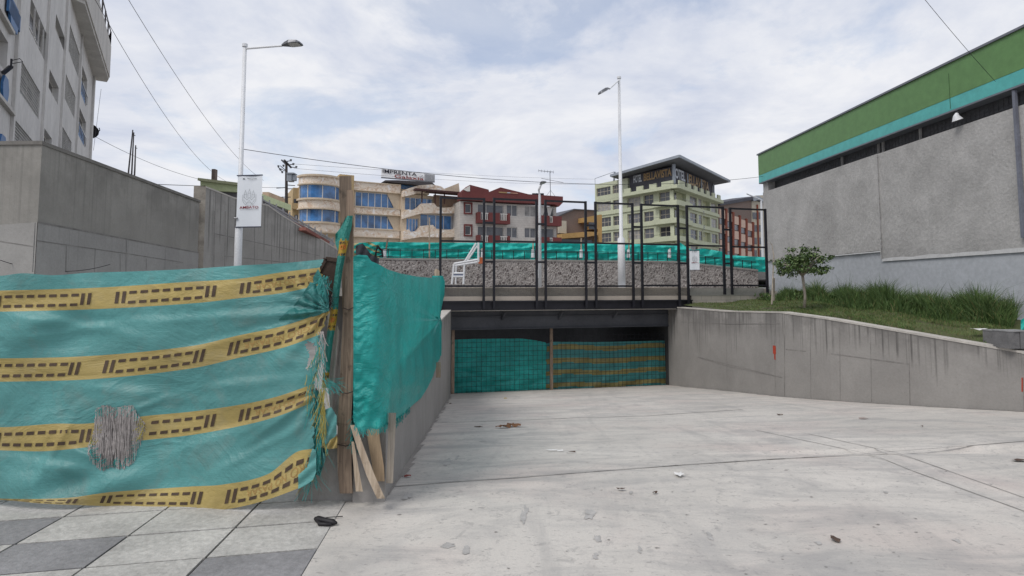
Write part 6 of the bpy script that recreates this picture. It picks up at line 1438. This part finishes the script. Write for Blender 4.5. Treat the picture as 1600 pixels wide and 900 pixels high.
# brick building with pink panels, far right
KB = Fac((at(1122, 450, 121)[0], 121), (.9, 1)); kb = thing('brick_building', 'brown brick building with pale pink panels right of the pale green hotel', 'building', KB.P(6, 2.3))
g = MB(); KB.poly(g, [(X5(v[0]), Y5(v[1])) for v in ((1112, 450), (1370, 398), (1372, 900), (1112, 900))], -6, 0); part('wall', g, m_brick, kb)
g = MB(); KB.poly(g, [(X5(v[0]), Y5(v[1])) for v in ((1105, 434), (1412, 380), (1412, 388), (1370, 400), (1370, 412), (1112, 458))], -6, .5); part('roof_edge', g, at_, kb)
for i in range(5):
    x0 = 1120+i*52+(0 if i < 1 else 3); x1 = x0+38; sh = i*26
    for k in range(4):
        y0 = 490+sh+k*118-i*2*k; g = MB(); KB.pbox(g, X5(x0), Y5(y0), X5(x1), Y5(y0+66-i*2), .01, .2); part('pink_panel', g, m_pink, kb)
        g = MB(); KB.pbox(g, X5(x0), Y5(y0+70-i*2), X5(x1), Y5(y0+112-i*3), .01, .08); part('window', g, m_gglass, kb)
    g = MB(); KB.poly(g, [(X5(x1+2), Y5(480+sh)), (X5(x1+12), Y5(485+sh)), (X5(x1+12), Y5(900)), (X5(x1+2), Y5(900))], .01, .4); part('rust_pier', g, m_rust, kb)
K2 = Fac(KB.P(KB.sz(X5(1371), 350)[0]+.02, 0)[:2], (2.3, 1)); g = MB(); K2.poly(g, [(X5(v[0]), Y5(v[1])) for v in ((1372, 415), (1490, 440), (1490, 900), (1372, 900))], -5, 0); K2.poly(g, [(X5(v[0]), Y5(v[1])) for v in ((1420, 375), (1480, 372), (1490, 436), (1420, 420))], -5, -.5); part('side_wall', g, m_beige, kb)
g = MB(); K2.poly(g, [(X5(v[0]), Y5(v[1])) for v in ((1370, 396), (1412, 382), (1492, 435), (1492, 452), (1420, 412), (1372, 424))], -5, .6); part('side_roof', g, m_roofm, kb)
for k in range(4):
    for x0, x1 in ((1378, 1412), (1425, 1458)): g = MB(); y0 = 510+k*98; K2.pbox(g, X5(x0), Y5(y0), X5(x1), Y5(y0+52), .01, .06); part('window', g, m_gglass, kb)
g = MB(); s_ = K2.sz(X5(1417), 350)[0]; K2.box(g, s_-.15, s_+.15, 2.3, K2.sz(X5(1417), Y5(450))[1], .01, .3); part('rust_pier', g, m_rust, kb)

# ------------------------------------------------------------------ things on the left behind the walls
ph = thing('green_house', 'pale green flat-roofed house behind the grey pillar on the left', 'building', at(345, 420, 34))
g = MB(); a = at(313, 282, 33); b = at(372, 289, 33)
g.prism([a, b, at(372, 300, 33), at(313, 297, 33)], (0, 8, 0)); part('roof_block', g, m_ltgreen, ph)
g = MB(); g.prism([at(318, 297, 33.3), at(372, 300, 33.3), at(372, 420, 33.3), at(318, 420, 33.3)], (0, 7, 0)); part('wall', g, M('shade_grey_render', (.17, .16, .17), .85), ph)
g = MB(); a = at(330, 283, 34); b = at(336, 264, 34); g.box(a[0], b[0], 34, 34.3, a[2]-.2, b[2]); part('chimney', g, M('chimney_brick', (.16, .12, .11), .9), ph)
g = MB(); a = at(311, 280.5, 32.95); b = at(373, 288, 32.95); g.bar(a, b, .3, .15); part('roof_rim', g, m_green2, ph)
ph = thing('peach_house', 'peach coloured house partly hidden behind the utility pole', 'building', at(435, 400, 88))
g = MB(); g.prism([at(410, 300, 88), at(420, 300, 88), at(420, 314, 88), at(470, 318, 88), at(470, 400, 88), at(410, 400, 88)], (0, 9, 0)); part('wall', g, M('peach_render', (.50, .38, .27), .85, .1, .5), ph)
g = MB()
for x0, y0, x1, y1 in ((424, 325, 432, 336), (437, 322, 446, 331), (456, 323, 464, 332), (424, 345, 432, 356), (440, 342, 448, 352)): a = at(x0, y1, 87.9); b = at(x1, y0, 87.9); g.box(a[0], b[0], 87.85, 87.99, a[2], b[2])
part('window', g, m_dglass, ph)
g = MB(); a = at(410, 315, 87.5); b = at(470, 318, 87.5); g.bar(a, b, .5, .3); part('roof_rim', g, m_tan, ph)
# utility pole
Du = 60; up_ = thing('utility_pole', 'dark utility pole with crossarms and a transformer left of the cream building', 'utility pole', at(447, 400, Du))
P_ = lambda x, y, d_=0: at(x, y, Du+d_)
g = MB(); g.tube([P_(447.5, 400), P_(447.5, 252)], [.22, .13], 8); part('pole', g, M('dark_pole', (.06, .05, .045), .8, .2, 2), up_)
g = MB(); g.bar(P_(444, 250, -.8), P_(455, 262, .5), .15, .15); part('crossarm', g, m_steel, up_); g = MB(); g.bar(P_(440, 250, .5), P_(447, 257), .12, .12)
for a, b in (((449, 252), (455, 251)), ((453, 257), (459, 257)), ((455, 261), (463, 262)), ((435, 262), (447, 268)), ((438, 259), (446, 266)), ((436, 264), (441, 268)), ((448, 289), (461, 290)), ((432, 294), (447, 293)), ((440, 308), (454, 308)), ((449, 295), (457, 295))): part('crossarm', g, m_steel, up_); g = MB(); g.bar(P_(*a), P_(*b), .07, .07)
part('crossarm', g, m_steel, up_)
for x, y in ((454.5, 249.5), (458.5, 255.5), (463, 260), (435, 259), (438, 264), (441, 268), (443, 258)): g = MB(); g.tube([P_(x, y+2.5), P_(x, y-.5)], [.08, .12], 6); part('insulator', g, m_lamp, up_)
g = MB(); a, b = P_(450.5, 284), P_(458.5, 273); g.box(a[0], b[0], Du-.5, Du+.3, a[2], b[2]); g.box(a[0]+.02, b[0]+.25, Du-.6, Du+.4, b[2]+.0, b[2]+.12); g.box(b[0]+.02, b[0]+.3, Du-.4, Du+.2, a[2]+.1, b[2]-.1)
part('transformer', g, m_roofm, up_)
# bare posts behind the wall
for i, (xb, xt, yt, lab) in enumerate(((201, 207.5, 203, 'tallest of the thin bare posts rising behind the grey wall'), (206, 209, 207, 'middle of the thin bare posts rising behind the grey wall'), (210.5, 212, 227, 'shortest of the thin bare posts rising behind the grey wall'))):
    g = MB(); D = 26; g.tube([(at(xb-3, 290, D)[0], D, -.05), at(xb, 266, D), at(xt, yt, D)], [.04, .035, .025], 7); c = at(xt, yt+4, D); g.bar(add(c, (-.03, 0, 0)), add(c, (.07, 0, -.02)), .03, .03)
    solo('bare_post', lab, 'post', g, M('grey_timber', (.13, .12, .12), .9, .3, 5), 'bare posts behind the grey wall')

# ------------------------------------------------------------------ cables
def wire(label, p, q, sag, r):
    g = MB(); n_ = 26; g.tube([add(lerp3(p, q, i/n_), (0, 0, -4*sag*(i/n_)*(1-i/n_))) for i in range(n_+1)], r*.62, 5, cap=False); solo('cable', label, 'cable', g, m_cable)
wire('left of the two long cables crossing the sky beside the dirty white building', at(138, -20, 24), at(362, 287, 60), 1.6, .02)
wire('right of the two long cables crossing the sky, passing behind the tall left lamp', at(192, -15, 24), at(412, 282, 60), 1.1, .02)
wire('long cable from the tall left lamp across the sky to the green fascia', at(373, 232, 13), at(1198, 275, 21.9), .55, .012)
wire('lower cable from the grey pillar to the utility pole', at(244, 288, 26), at(447, 293, 60), .05, .025)
wire('upper cable falling from the dirty white building to the grey pillar', at(146, 212, 45), at(335, 285, 60), .5, .028)
wire('cable crossing the upper right corner down to the turquoise fascia', at(1436, -12, 10), GB.P(GB.sz(1566, 138)[0], 5.9, .14), .03, .007)
wire('faint upper cable from the utility pole behind the rooftop sign', at(456, 256, 60), at(930, 280, 105), .3, .022)
wire('faint lower cable from the utility pole behind the rooftop sign', at(459, 263, 60), at(930, 288, 105), .5, .022)
wire('loose black cable sagging across the foot of the tall grey wall', at(-20, 399, 8.7), at(172, 413, 10.4), .18, .009)
wire('thin vertical cable hanging at the corner of the dirty white building', at(158, 139, 46), at(146, 235, 44), 0, .02)
